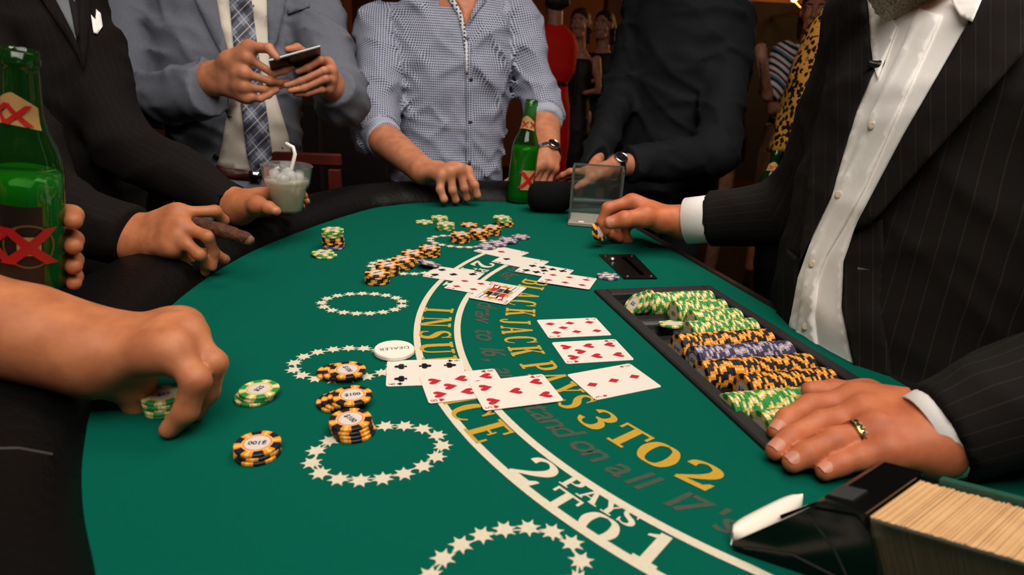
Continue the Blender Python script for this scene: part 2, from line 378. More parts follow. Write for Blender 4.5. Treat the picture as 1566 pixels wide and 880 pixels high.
def glyph(ch, r, adeg, h, c=(.69,.687), m=GOLD, sx=1.0, dz=0.0):
    """capital centred at polar (r, angle) round the layout's centre, its top towards the dealer"""
    w, parts = GL[ch]; a = math.radians(adeg); out = np.array([-math.cos(a), math.sin(a)]); up = -out; rt = np.array([up[1], -up[0]])
    o = np.array(c)+out*r; V = []; F = []
    for i_, (P, f) in enumerate(parts):
        b = len(V)
        for x, y in P:
            q = o+rt*(x-w/2)*h*sx+up*(y-.5)*h; V.append(tw(q[0], q[1], ZP+dz+.00005*(i_+1)))
        F += [tuple(i+b for i in t) for t in f]
    mk('printed_letter', V, F, m, root)
for ch, a in zip('INSURANCE', (14.9,10.6,6.4,2.3,-1.6,-5.6,-9.5,-13.0,-16.9)): glyph(ch, .594, a, .042, sx=.98)
for ch, a in zip('BLACK', (33.0,29.3,25.1,20.6,15.9)): glyph(ch, .476, a, .043, sx=.80)
for ch, a in zip('JACK', (11.6,8.0,4.2,.2)): glyph(ch, .484, a, .043, sx=.72)
for ch, a in zip('PAYS', (-5.2,-8.7,-12.4,-15.7)): glyph(ch, .482, a, .043, sx=.72)
glyph('3', .484, -20.2, .041, sx=1.15)
for ch, a in zip('TO', (-25.0,-29.4)): glyph(ch, .482, a, .040, sx=1.15)
glyph('2', .48, -34.4, .041, sx=1.3)
for s in (0, 1):
    off = 0 if s == 0 else 62.3
    glyph('2', .593, -24.0+off, .040, m=CREAM, sx=1.25)
    for ch, a in zip('PAYS', (-27.2,-29.3,-31.3,-33.0)): glyph(ch, .578, a+off, .018, m=CREAM, sx=1.3)
    for ch, a in zip('TO', (-28.1,-31.9)): glyph(ch, .603, a+off, .028 if ch == 'O' else .026, m=CREAM, sx=1.45)
    glyph('1', .593, -36.1+off, .038, m=CREAM, sx=1.2)
# ---- text made with the built-in typeface
def textmesh(body, size, shear=0.0, bold=0.0, center=True):
    cu = bpy.data.curves.new('t', 'FONT'); cu.body = body; cu.size = size; cu.shear = shear; cu.offset = bold; cu.resolution_u = 2
    if center: cu.align_x = 'CENTER'; cu.align_y = 'CENTER'
    o = bpy.data.objects.new('t', cu); COL.objects.link(o); dg = bpy.context.evaluated_depsgraph_get(); dg.update()
    me = bpy.data.meshes.new_from_object(o.evaluated_get(dg)); bpy.data.objects.remove(o); bpy.data.curves.remove(cu)
    V = [np.array(v.co) for v in me.vertices]; F = [tuple(p.vertices) for p in me.polygons]; bpy.data.meshes.remove(me)
    return V, F
def arctext(words, r, h):
    cache = {}
    for word, a0, step in words:
        a = a0
        for ch in word:
            if ch not in cache: cache[ch] = textmesh(ch, h, .28, .0006)
            V2, F2 = cache[ch]; an = math.radians(a); out = np.array([-math.cos(an), math.sin(an)]); up = -out; rt = np.array([up[1],-up[0]]); o = np.array((.69,.687))+out*r
            V = []
            for v in V2: q = o+rt*v[0]+up*v[1]; V.append(tw(q[0],q[1],ZP*.8))
            if F2: mk('printed_letter', V, F2, BROWN, root)
            a -= step*(.55 if ch in "il,'1" else 1.25 if ch in 'mw' else 1)
arctext([('Dealer',42,1.9),('must',29.0,1.9),('draw',18.6,2.0),('to',7.6,2.0),('16,',1.6,2.2),('and',-5.0,1.9),('stand',-12.9,1.8),('on',-23.3,1.9),('all',-28.2,1.9),("17's",-34.3,2.3)], .528, .043)
# ------------------------------------------------------------------ playing cards
CW, CL, CT = .0635, .0889, .00035
def suit(kind, s):
    """outline polygons of a suit sign of height about s, upright"""
    if kind == 'D': return [[(0,.5*s),(.36*s,0),(0,-.5*s),(-.36*s,0)]]
    H = [(0,-.5),(.2,-.24),(.4,.0),(.47,.22),(.4,.42),(.24,.48),(.09,.4),(0,.2)]
    if kind == 'H': P = H+[(-x,y) for x, y in reversed(H[1:-1])]; return [[(x*s,y*s) for x, y in P]]
    if kind == 'S':
        P = [(x*s,-y*s*.85+.06*s) for x, y in H+[(-x,y) for x, y in reversed(H[1:-1])]]
        return [P, [(-.16*s,-.5*s),(.16*s,-.5*s),(.03*s,.0),(-.03*s,.0)]]
    c = []
    for cx, cy in ((0,.24),(-.25,-.08),(.25,-.08)): c.append([(cx*s+.225*s*math.cos(a),cy*s+.225*s*math.sin(a)) for a in np.linspace(0,2*math.pi,14)[:-1]])
    return c+[[(-.16*s,-.5*s),(.16*s,-.5*s),(.04*s,.15*s),(-.04*s,.15*s)]]
PIPS = {'A':[(0,0)],'2':[(0,.34),(0,-.34)],'3':[(0,.34),(0,0),(0,-.34)],'5':[(-1,.34),(1,.34),(0,0),(-1,-.34),(1,-.34)],
 '6':[(-1,.34),(1,.34),(-1,0),(1,0),(-1,-.34),(1,-.34)],'7':[(-1,.34),(1,.34),(-1,0),(1,0),(-1,-.34),(1,-.34),(0,-.17)],
 '8':[(-1,.34),(1,.34),(-1,0),(1,0),(-1,-.34),(1,-.34),(0,-.17),(0,.17)],
 '9':[(-1,.34),(1,.34),(-1,.115),(1,.115),(-1,-.115),(1,-.115),(-1,-.34),(1,-.34),(0,0)], 'K':[]}
def rrect(w, h, r, k=4):
    P = []
    for cx, cy, a0 in ((w/2-r,h/2-r,0),(-w/2+r,h/2-r,90),(-w/2+r,-h/2+r,180),(w/2-r,-h/2+r,270)):
        for i in range(k+1): a = math.radians(a0+90*i/k); P.append((cx+r*math.cos(a), cy+r*math.sin(a)))
    return P
_gly = {}
def card(rank, s, cx, cy, th, z, label, group, tilt=(0,0)):
    P = rrect(CW, CL, .0035); n = len(P)
    V = [(x,y,0) for x, y in P]+[(x,y,CT) for x, y in P]
    F = [tuple(reversed(range(n))), tuple(range(n,2*n))]+[(i,(i+1) % n,n+(i+1) % n,n+i) for i in range(n)]
    o = bpy.data.objects.new('playing_card', mesh('playing_card', V, F, CARD)); COL.objects.link(o)
    o.location = (cx, cy, T+z); o.rotation_euler = (tilt[0], tilt[1], th-math.pi/2)
    setp(o, label, 'card', group)
    ink = CRED if s in 'DH' else CBLK; b = MB(); zt = CT+.0001
    def put(kind, x, y, sz, flip, m=0):
        for p in suit(kind, sz): b.add([(x+(-px if flip else px), y+(-py if flip else py), zt) for px, py in p], [tuple(range(len(p)))], m)
    for x, y in PIPS[rank]: put(s, x*CW*.24, y*CL*.96, .0152 if rank != 'A' else .019, y < -.01)
    for f in (0, 1):
        if rank not in _gly: _gly[rank] = textmesh(rank, .0105)
        TV, TF = _gly[rank]; sg = -1 if f else 1
        b.add([(sg*(v[0]-CW*.425), sg*(v[1]+CL*.425), zt) for v in TV], TF); put(s, -sg*CW*.425, sg*CL*.335, .0066, f)
    mats = [ink]
    if rank == 'K':
        mats = [ink, CGLD, CBLK, CBLU, CARD]; w, h = CW*.35, CL*.425
        L = [(-w,-h),(w,-h),(w,h),(-w,h)]
        for i in range(4):
            (x0,y0),(x1,y1) = L[i], L[(i+1) % 4]; dx, dy = x1-x0, y1-y0; l = math.hypot(dx,dy); ox, oy = -dy/l*.0005, dx/l*.0005
            b.add([(x0,y0,zt),(x1,y1,zt),(x1+ox,y1+oy,zt),(x0+ox,y0+oy,zt)], [(0,1,2,3)], 3)
        for sg in (1,-1):
            def q(pts, m, dz=.00004): b.add([(sg*x*w, sg*y*h, zt+dz) for x, y in pts], [tuple(range(len(pts)))], m)
            q([(-.9,.02),(.9,.02),(.95,.3),(.6,.5),(-.6,.5),(-.95,.3)], 1); q([(-.75,.04),(-.35,.04),(-.2,.46),(-.6,.46)], 0, .00008); q([(.75,.04),(.35,.04),(.2,.46),(.6,.46)], 2, .00008)
            q([(-.22,.04),(.22,.04),(.16,.44),(-.16,.44)], 3, .00008); q([(-.3,.42),(.3,.42),(.34,.66),(-.34,.66)], 4, .00012); q([(-.38,.4),(-.24,.34),(-.26,.66),(-.4,.66)], 2, .00014); q([(.38,.4),(.24,.34),(.26,.66),(.4,.66)], 2, .00014)
            q([(-.44,.66),(.44,.66),(.52,.9),(.26,.78),(0,.94),(-.26,.78),(-.52,.9)], 1, .00016); q([(-.44,.66),(.44,.66),(.44,.7),(-.44,.7)], 0, .0002)
            q([(.62,.2),(.7,.2),(.8,.95),(.72,.95)], 3, .00018); q([(-.62,.1),(-.5,.16),(-.82,.9),(-.9,.84)], 0, .00018); put('D', -sg*w*.66, sg*h*.78, .009, sg < 0)
            q([(-.16,.46),(-.06,.46),(-.06,.5),(-.16,.5)], 2, .0002); q([(.16,.46),(.06,.46),(.06,.5),(.16,.5)], 2, .0002); q([(-.14,.36),(.14,.36),(.2,.44),(-.2,.44)], 2, .0002)
    p = bpy.data.objects.new('card_print', mesh('card_print', b.V, b.F, mats, b.M)); COL.objects.link(p); p.parent = o
    return o
def diag(bl, tr):
    a, b = tab(*bl), tab(*tr); d = b-a; return (a+b)/2, math.atan2(d[1],d[0])-math.atan2(CW,CL)
def tl(x, y, th): e = np.array([math.cos(th),math.sin(th)]); n = np.array([math.sin(th),-math.cos(th)]); return np.array([x,y])+e*CL/2+n*CW/2
G1, G2, G3, G4 = "dealer's three face-up cards", 'near hand of three overlapping cards', 'middle hand of three overlapping cards', 'far hand of four overlapping cards'
for rank, s, (x,y,t), z, lab, g in (
  ('7','D',(.037,.823,.242),.0004,"seven of diamonds lying face up, farthest of the dealer's three separate cards",G1),
  ('7','H',(.055,.748,.247),.0004,"seven of hearts face up between the seven and three of diamonds",G1),
  ('3','D',(.069,.658,.457),.0004,"three of diamonds face up, turned askew near the chip tray",G1),
  ('6','C',(-.143,.669,.182),.0006,'six of clubs half covered, next to the white dealer button',G2),
  ('8','H',(-.100,.634,.323),.0012,'eight of hearts between the six of clubs and five of hearts',G2),
  ('5','H',(-.043,.624,.341),.0018,'five of hearts on top of the near hand, over the printed arc',G2)):
    c = tl(x,y,t); card(rank, s, c[0], c[1], t, z, lab, g)
a, b_ = tab(668.6,407.9), tab(648.9,424.9); t5 = math.atan2((b_-a)[1],(b_-a)[0])+math.pi/2; t5 = t5*.5+(-.36)*.5; c = tl(a[0],a[1],t5)
card('5','S',c[0],c[1],t5,.0006,'five of spades at the left end of the hand with the king',G3)
p = tab(678.4,441.9); t6 = -.34; e = np.array([math.cos(t6),math.sin(t6)]); n_ = np.array([math.sin(t6),-math.cos(t6)]); c = p[:2]+e*CL/2-n_*CW/2
card('6','D',c[0],c[1],t6,.0012,'six of diamonds lying between the five of spades and the king',G3)
m_, t = diag((716,457.1),(804.9,442.2)); t += 2*math.atan2(CW,CL); card('K','D',m_[0],m_[1],t,.0018,'king of diamonds with a printed court figure, on top of its hand',G3)
for rank, s, bl, tr, z, lab in (('A','D',(719.6,384.7),(813.4,387.4),.0006,'ace of diamonds touching the purple chips, farthest card of all'),
   ('2','S',(748.2,401.7),(842.9,401.3),.0012,'two of spades lying over the ace of diamonds'),
   ('9','C',(784.5,416.9),(880,415.1),.0018,'nine of clubs between the two of spades and six of diamonds'),
   ('6','D',(818.3,433.3),(915.4,428.3),.0024,'six of diamonds beside the corner of the chip tray')):
    m_, t = diag(bl,tr); card(rank, s, m_[0], m_[1], t, z, lab, G4)

# ------------------------------------------------------------------ chips
CRAD, CTH = .0198, .0033
def chipmesh(name, base, sp, mid, rim):
    n = 36; prof = [(.0108,CTH),(.0128,CTH),(.0134,CTH+.00002),(CRAD-.0006,CTH),(CRAD,CTH-.0006),(CRAD,.0006),(CRAD-.0006,0),(.0134,0),(.0128,0),(.0108,0)]
    V = []; F = []; M = []
    for r, z in prof:
        for k in range(n): a = 2*math.pi*k/n; V.append((r*math.cos(a),r*math.sin(a),z))
    for i in range(len(prof)-1):
        for k in range(n):
            F.append((i*n+k,(i+1)*n+k,(i+1)*n+(k+1) % n,i*n+(k+1) % n)); q = k % 6
            if i in (0,8): M.append(3)
            elif i in (1,7): M.append(4)
            else: M.append(1 if q in (0,2) else 2 if q == 1 else 0)
    F.append(tuple(range(n))); M.append(5); F.append(tuple(reversed([(len(prof)-1)*n+k for k in range(n)]))); M.append(5)
    me = mesh(name, V, F, [base, sp, mid, rim, C_INL, C_INL], M); return me
CH = {'black': chipmesh('poker_chip', C_BLK, C_ORG, C_WHT, C_ORG), 'green': chipmesh('poker_chip', C_GRN, C_YEL, C_CRM, C_YEL), 'purple': chipmesh('poker_chip', C_PUR, C_LAV, C_PNK, C_PUR)}
TXT = {}
for k, s in (('black','$100'),('green','$25'),('purple','$500')):
    V, F = textmesh(s, .0078, 0, .00025); TXT[k] = mesh('numeral', [(v[0],v[1],CTH+.00012) for v in V], F, C_INK)
def chip(kind, M, label, group, face=False):
    o = bpy.data.objects.new(kind+'_chip', CH[kind]); COL.objects.link(o); o.matrix_world = M
    setp(o, label, 'chip', group)
    if face:
        t = bpy.data.objects.new('numeral', TXT[kind]); COL.objects.link(t); t.parent = o
    return o
CN = {'black':'black $100 chip','green':'green $25 chip','purple':'purple $500 chip'}
def stack(px, py, kinds, where, top=None, jit=.0008, drift=(0,0), face=None, z0=.0004):
    """upright stack; px,py = centre of its top face in the photograph; kinds from bottom to top"""
    H = len(kinds)*CTH+z0; P = tab(px, py, H); nk = len(kinds); g = 'chips of the '+where
    rot = face if face is not None else random.uniform(0,6.28)
    for i, k in enumerate(kinds):
        f = (nk-1-i); x = P[0]+drift[0]*f+(random.uniform(-jit,jit) if f else 0); y = P[1]+drift[1]*f+(random.uniform(-jit,jit) if f else 0)
        M = Matrix.Translation((x,y,T+z0+i*CTH))@Matrix.Rotation(rot if f == 0 else random.uniform(0,6.28),4,'Z')
        if nk == 1: lab = 'single '+CN[k]+' lying '+where
        elif f == 0: lab = 'top '+CN[k]+' of the '+where
        else: lab = CN[k]+' lower in the '+where
        chip(k, M, lab, g, f == 0)
B, G, P_ = 'black', 'green', 'purple'
RF = TH+math.pi/2+2.2
stack(577.2,416.6,[B]*5,'nearest of the five stacks in a row',face=RF); stack(593.3,404.3,[B]*5,'second nearest of the five stacks in a row',face=RF)
stack(616.3,395.1,[B]*5,'third of the five stacks in a row',face=RF); stack(630.9,385.6,[B]*5,'fourth of the five stacks in a row',face=RF)
stack(656.9,377.9,[B]*5,'farthest of the five stacks in a row',face=RF)
M = Matrix.Translation(Vector(tab(655,404,.006)))@Matrix.Rotation(.22,4,'Y')@Matrix.Rotation(-.16,4,'X')
chip(P_, M, 'pale purple chip lying tilted against the foot of the row of five stacks', None)
stack(508.7,350.5,[P_]*2+[B]*5+[G]*4,'tall mixed stack near the far left rail',face=1.0)
stack(493.7,386,[G]*2,'two-chip green stack before the tall mixed one',drift=(.006,-.004),face=.8)
stack(648.8,338.8,[G],'leftmost in the far cluster',face=.5); stack(672,331.8,[G]*2,'two-chip stack behind the far green chips',face=.4); stack(681.8,341.6,[G]*4,'four-chip green stack of the far cluster',face=.3)
stack(717.6,343,[B],'between the far green and black stacks',face=.2)
stack(704.3,357.1,[B]*5,'leftmost black stack of the far cluster',face=.1); stack(732.4,352.2,[B]*5,'second black stack of the far cluster',face=.3); stack(752.8,346.5,[B]*5,'third black stack of the far cluster',face=.6)
stack(767,331.6,[B]*3+[G]*3,'green-on-black stack at the back of the far cluster',drift=(.002,0),face=.2)
PX = [(745,376,.0015,'overlapping the ace of diamonds'),(761.2,371.1,.003,'second from the ace of diamonds'),(777.4,366.2,.003,'third from the ace of diamonds'),(796.3,361.5,.0008,'farthest from the ace of diamonds')]
for x, y, z, w in PX:
    Q = tab(x,y,CTH+z); M = Matrix.Translation((Q[0],Q[1],T+z))@Matrix.Rotation(.10 if z > .002 else 0,4,'Y')@Matrix.Rotation(random.uniform(0,6),4,'Z')
    chip(P_, M, 'flat purple chip in the slanting line of four, '+w, 'purple chips in a slanting line', True)
stack(531.5,564.7,[B]*3,'fanned stack on the middle betting ring',drift=(-.0085,.003),face=-.9); stack(539,603.6,[B]*4,'leaning stack beside the fanned one',drift=(-.006,.001),face=.35)
stack(535.8,640.3,[B]*4,'stack touching the near star ring',drift=(.0012,-.0008),face=-.75)
stack(396.4,594.5,[G]*3,'green stack beside the reaching left hand',drift=(-.0025,-.001),face=1.25)
stack(393.6,677.3,[B]*3,'black stack nearest the camera',drift=(.0005,-.001),face=.15+math.pi)
stack(250,603,[G]*5,'green stack under the reaching left hand',face=.6)
stack(930,421.5,[P_],'beside the black slot plate',face=.4)

# ------------------------------------------------------------------ dealer button
Q = tab(603,533,.007); bo = empty('dealer_button', (Q[0],Q[1],T), 'round white dealer button lettered DEALER beside the cards', 'marker')
MB().lathe([(.023,.0005),(.0245,.002),(.0245,.0055),(.0235,.007)], (Q[0],Q[1],T), 40).obj('disc', WHITEP, bo, False)
V, F = textmesh('DEALER', .0105); ca, sa = math.cos(math.pi+.32), math.sin(math.pi+.32)
mk('lettering', [(Q[0]+v[0]*ca-v[1]*sa, Q[1]+v[0]*sa+v[1]*ca, T+.0071) for v in V], F, C_INK, bo)

# ------------------------------------------------------------------ chip tray sunk in the felt
n0, n1, u0, u1 = TRAY
ROWS = [.835-.0395*i for i in range(10)]
tr = empty('chip_tray', tw(.48,.665,-.03), 'black plastic chip tray with ten grooves set into the felt before the dealer', 'tray')
fw = .019
def frame_bar(a, b, c, d): MB().box(tw((a+b)/2,(c+d)/2,.0), (b-a)/2,(d-c)/2,.0055, X=TN, Y=TU, bev=.002).obj('rim', TRAYM, tr)
frame_bar(n0,n0+fw,u0,u1); frame_bar(n1-fw,n1,u0,u1); frame_bar(n0+fw,n1-fw,u0,u0+.016); frame_bar(n0+fw,n1-fw,u1-.026,u1)
us = np.linspace(u0+.012,u1-.022,150); zs = []
for u in us:
    d = min(abs(u-r) for r in ROWS); zs.append(-.004-(math.sqrt(max(.0203**2-d*d,0)) if d < .0203 else 0))
V = []; F = []
for u, z in zip(us,zs): V += [tw(n0+.012,u,z), tw(n1-.012,u,z), tw(n0+.012,u,-.032), tw(n1-.012,u,-.032)]
for i in range(len(us)-1):
    a = 4*i; F += [(a,a+1,a+5,a+4),(a+2,a+6,a+7,a+3),(a,a+4,a+6,a+2),(a+1,a+3,a+7,a+5)]
mk('grooved_base', V, F, BLACKP, tr)
for n_ in (n0+.012, n1-.012): MB().box(tw(n_,(u0+u1)/2,-.018), .002,(u1-u0)/2-.01,.016, X=TN, Y=TU).obj('end_wall', TRAYM, tr)
rowdef = [(G,.445,.556),(G,.47,.556),(G,.478,.556),(G,.451,.556),(B,.413,.553),(P_,.415,.553),(B,.402,.553),(B,.434,.553),(G,.388,.556),(G,.402,.556)]
ordn = ['farthest','second farthest','third farthest','fourth farthest','first black','purple','second black','third black','green under the ringed hand','nearest']
wh = {0:'farthest green',1:'second green',2:'third green',3:'fourth green',4:'first black',5:'purple',6:'second black',7:'third black',8:'fifth green',9:'nearest green'}
for i, (k, na, nb) in enumerate(rowdef):
    x = na; j = 0; pitch = CTH*1.02
    tilt = -.06 if i else -.10
    while x < nb-.002:
        # chips stand on edge, axis along n, leaning back a little
        M3 = Matrix(((TN[0],TU[0],0),(TN[1],TU[1],0),(0,0,1)))      # local x=n, y=u, z=up
        Rm = M3.to_4x4()@Matrix.Rotation(-math.pi/2+tilt*random.uniform(.6,1.2),4,'Y')@Matrix.Rotation(random.uniform(0,6.28) if j else -math.pi/2,4,'Z')
        pos = tw(x, ROWS[i]+random.uniform(-.0006,.0006), -.004+random.uniform(-.0005,.0005))
        lab = ('foremost ' if j == 0 else '')+CN[k]+(' in the ' if j == 0 else ' behind the foremost in the ')+wh[i]+(' tray row from the far end' if i not in (5,9) else ' tray row')
        chip(k, Matrix.Translation(Vector(pos))@Rm, lab, 'chips in the '+wh[i]+' row of the tray', j == 0); x += pitch; j += 1
# chips slumped over at the open end of the farthest row
for j, (nn, uu, zz, ty) in enumerate(((.420,.834,-.002,-.95),(.431,.834,.000,-1.05),(.441,.834,.002,-1.2))):
    M3 = Matrix(((TN[0],TU[0],0),(TN[1],TU[1],0),(0,0,1)))
    chip(G, Matrix.Translation(Vector(tw(nn,uu,zz)))@M3.to_4x4()@Matrix.Rotation(ty,4,'Y')@Matrix.Rotation(-math.pi/2,4,'Z'), ['foremost','second','third'][j]+' of the green chips slumped over in the farthest tray row', 'slumped green chips', j == 0)
chip(G, Matrix.Translation(Vector(tw(.445,.757,-.006)))@Matrix(((TN[0],TU[0],0),(TN[1],TU[1],0),(0,0,1))).to_4x4()@Matrix.Rotation(-.16,4,'X'), 'single green chip lying flat in an emptied tray groove', None)

# ------------------------------------------------------------------ slot plate
sp = empty('slot_plate', tw(.487,1.018,0), 'black metal money slot plate screwed to the felt beyond the tray', 'plate')
MB().prism([tw(*q)[:2] for q in ((.452,.948),(.512,.943),(.534,1.088),(.463,1.093))], T+.0003, T+.0032).obj('plate', mat('black_metal','#0c0c0c',.25,spec=.5), sp)
MB().prism([tw(*q)[:2] for q in ((.489,.962),(.497,.962),(.507,1.065),(.499,1.066))], T+.0030, T+.0040).obj('slot', mat('slot_black','#020202',.9,spec=.0), sp)
for q in ((.462,.957),(.505,.953),(.525,1.078),(.472,1.082)):
    MB().lathe([(.003,.0),(.0028,.001),(.0012,.0016)], tw(*q,.0030), 12).obj('screw', mat('steel','#b9b9b9',.25,1.0), sp)
MB().lathe([(.006,0),(.006,.003),(.004,.006)], tw(.473,1.052,.0032), 16).obj('lock', mat('steel','#b9b9b9',.25,1.0), sp)

# ------------------------------------------------------------------ clear discard holder
ACR = glass_mat('clear_acrylic',(.80,.84,.81,1),(.22,.26,.24,1),.10); ACE = mat('acrylic_edge','#5d645f',.15,spec=.6,alpha=.75); GREYP = mat('grey_plastic','#8d8880',.45)
A = tab(868,346); Bp = tab(925,358); d1 = (Bp-A)[:2]; d1 /= np.linalg.norm(d1); d1 = np.array([d1[0],d1[1],0]); d2 = np.array([-d1[1],d1[0],0])
d1 = np.array([math.cos(-.12),math.sin(-.12),0]); d2 = np.array([-d1[1],d1[0],0])
A = A+np.array([0,0,.0006]); bx = empty('discard_holder', A, 'clear acrylic card discard holder with a pale grey base plate', 'card holder')
Lx, Ly, Hz = .118, .110, .118
c0 = A+d1*Lx/2+d2*Ly/2
MB().box(c0+np.array([0,0,.005]), Lx/2,Ly/2,.005, X=d1, Y=d2, bev=.002).obj('base_plate', GREYP, bx)
MB().lathe([(.007,0),(.007,.0006)], A+d1*.03+d2*.008+np.array([0,0,.010]), 20).obj('sticker', WHITEP, bx)
def pane(c, hx, hy, hz, nm='pane', m=None): MB().box(c, hx,hy,hz, X=d1, Y=d2).obj(nm, m or ACR, bx)
zc = np.array([0,0,.010+Hz/2])
pane(c0+d2*(Ly/2-.002)+zc, Lx/2,.0015,Hz/2); pane(c0-d1*(Lx/2-.002)+d2*.012+zc, .0015,Ly/2-.016,Hz/2); pane(c0+d1*(Lx/2-.002)+d2*.012+zc, .0015,Ly/2-.016,Hz/2)
for s in (-1,1):
    pane(c0+s*d1*(Lx/2-.002)+d2*(Ly/2-.002)+zc, .0022,.0022,Hz/2,'corner_edge',ACE); pane(c0+s*d1*(Lx/2-.002)-d2*(Ly/2-.03)+zc, .0022,.002,Hz/2,'corner_edge',ACE)
    pane(c0+s*d1*(Lx/2-.002)+d2*.012+np.array([0,0,.010+Hz]), .0022,Ly/2-.014,.0018,'top_edge',ACE)
pane(c0+d2*(Ly/2-.002)+np.array([0,0,.010+Hz]), Lx/2,.0022,.0018,'top_edge',ACE)

# ------------------------------------------------------------------ microphone lying on the felt
Mp = tab(840,326); ax = np.array([math.cos(.02),math.sin(.02),.02]); ax /= np.linalg.norm(ax)
mc = Mp+np.array([0,.012,.038]); mi = empty('microphone', Mp, 'black hand microphone with a fat foam windscreen lying on the felt', 'microphone')
FOAM = mat('black_foam','#0b0b0c',.95,spec=.15,bump=(900,.7,.002))
MB().lathe([(.004,-.056),(.019,-.055),(.030,-.049),(.036,-.038),(.0375,-.02),(.0375,.02),(.0355,.036),(.028,.047),(.017,.054),(.004,.055)], mc, 28, ax).obj('foam_windscreen', FOAM, mi, True)
MB().lathe([(.015,.045),(.016,.06),(.014,.10),(.012,.16),(.0118,.21)], mc-np.array([0,0,.012]), 18, ax).obj('handle', mat('dark_grey_metal','#3c3e42',.4,.6), mi, True)

# ------------------------------------------------------------------ card shoe
sh = empty('card_shoe', tab(1200,850), 'black dealing shoe with white lip and a long run of cards, near right', 'card shoe')
ZT = .058
Pn, Pn2, Pf = tab(1305,786,ZT), tab(1566,862,ZT), tab(1388,731,ZT)
A_ = (Pn2-Pn); A_ /= np.linalg.norm(A_); B_ = Pf-Pn; B_ = B_-A_*(B_@A_); Wd = np.linalg.norm(B_); B_ /= Wd
Zv = np.array([0,0,1.0]); Ls = .27; SK = .56
B2 = B_+A_*SK; B2 /= np.linalg.norm(B2)
def sp_(a, b, z): q = Pn+A_*(a+SK*b)+B_*b; return np.array([q[0],q[1],T+z])
SH = mat('shoe_black','#060606',.16,spec=.5); SMOKE = mat('smoked_acrylic','#2a2a22',.08,alpha=.45,spec=.6); TINT = mat('green_tinted_acrylic','#2d5a4a',.15,spec=.6,alpha=.8); RG = mat('ridge_grey','#2a2825',.4)
def plate(name, prof, b0_, b1_, m, parent):
    k = len(prof); V = [sp_(a,b0_,z) for a, z in prof]+[sp_(a,b1_,z) for a, z in prof]
    return MB().add(V, [tuple(range(k)), tuple(reversed(range(k,2*k)))]+[(i,k+i,k+(i+1) % k,(i+1) % k) for i in range(k)]).obj(name, m, parent)
cheek = plate('cheek', [(-.066,.0005),(-.068,.008),(-.025,.055),(.004,.0595),(.014,.05),(.024,.024),(.026,.0005)], -.005, .0, SH, sh)
for pts in ([(-.060,.006),(-.028,.014),(.022,.003)],[(-.024,.050),(-.004,.03),(.012,.004)]): MB().tube([sp_(a,-.0052,z) for a, z in pts], .0011, 6).obj('ridge', RG, cheek)
plate('cheek', [(-.020,.0005),(-.022,.03),(-.018,.055),(.004,.0595),(.020,.0595),(.026,.0005)], Wd+.001, Wd+.005, SH, sh)
l0, l1 = sp_(-.071,-.001,.009), sp_(-.068,Wd+.008,.009); dl = l1-l0; ll = np.linalg.norm(dl); dl /= ll; dn = np.cross(Zv, dl); V = []; F = []
for i in range(13):
    t = i/12; w = .0078*math.sqrt(max(1-abs(2*t-1)**4,.0))*(1-.25*t)+.0006; c = l0+dl*ll*t
    for q_, z in ((-1,-.0075),(-1,.000),(-.6,.0035),(.5,.005),(1,.004),(1,-.0075)): V.append(c+dn*w*q_+Zv*z)
for i in range(12):
    for j in range(6): F.append((i*6+j,i*6+(j+1) % 6,i*6+6+(j+1) % 6,i*6+6+j))
F += [tuple(range(6)), tuple(72+j for j in reversed(range(6)))]
mk('white_lip', V, F, WHITEP, sh, True)
MB().tube([sp_(-.060,.036,.013), sp_(-.016,.036,.055)], .0022, 8).obj('rod', SH, sh)
plate('front_cover', [(-.022,.054),(-.022,.0605),(-.018,.063),(.008,.063),(.008,.054)], -.003, Wd+.006, SH, sh)
plate('clip', [(-.022,.058),(-.020,.0645),(-.004,.0655),(-.002,.058)], .004, .022, mat('clip_grey','#232425',.4), sh)
plate('floor_plate', [(-.02,.0004),(-.02,.004),(Ls+.02,.004),(Ls+.02,.0004)], -.003, Wd+.004, SH, sh)
plate('side_panel', [(.022,.004),(.012,ZT),(Ls+.02,ZT),(Ls+.02,.004)], -.0035, -.0010, SMOKE, sh)
plate('side_rim', [(.012,ZT),(.012,ZT+.0012),(Ls+.02,ZT+.0012),(Ls+.02,ZT)], -.0038, -.0006, mat('rim_dark','#3b3a34',.2,spec=.6), sh)
plate('side_panel', [(.026,.004),(.020,ZT+.005),(Ls+.02,ZT+.005),(Ls+.02,.004)], Wd+.001, Wd+.007, TINT, sh)
plate('end_panel', [(Ls+.02,.0004),(Ls+.02,ZT),(Ls+.025,ZT),(Ls+.025,.0004)], -.003, Wd+.004, SH, sh)
EDG = mat('card_edges','#d2a878',.8,noise=(30,.7,'#bd9060'))
b = MB(); x = .0095
while x < Ls-.012:
    w = random.uniform(.0007,.0012); zt = ZT+.0005+random.uniform(-.0008,.0008); yo = random.uniform(-.0005,.0005); lean = .022
    q = [sp_(x,yo+.0008,zt),sp_(x+w*.88,yo+.0008,zt),sp_(x+w*.88,Wd-.0008+yo,zt),sp_(x,Wd-.0008+yo,zt)]; q2 = [sp_(x+lean,yo+.0008,.006),sp_(x+lean+w*.88,yo+.0008,.006),sp_(x+lean+w*.88,Wd-.0008+yo,.006),sp_(x+lean,Wd-.0008+yo,.006)]
    b.add(q+q2, [(0,1,2,3),(0,4,5,1),(1,5,6,2),(2,6,7,3),(3,7,4,0)]); x += w
setp(b.obj('card_deck', EDG), 'long run of card edges packed upright in the dealing shoe', 'cards', None, 'stuff')
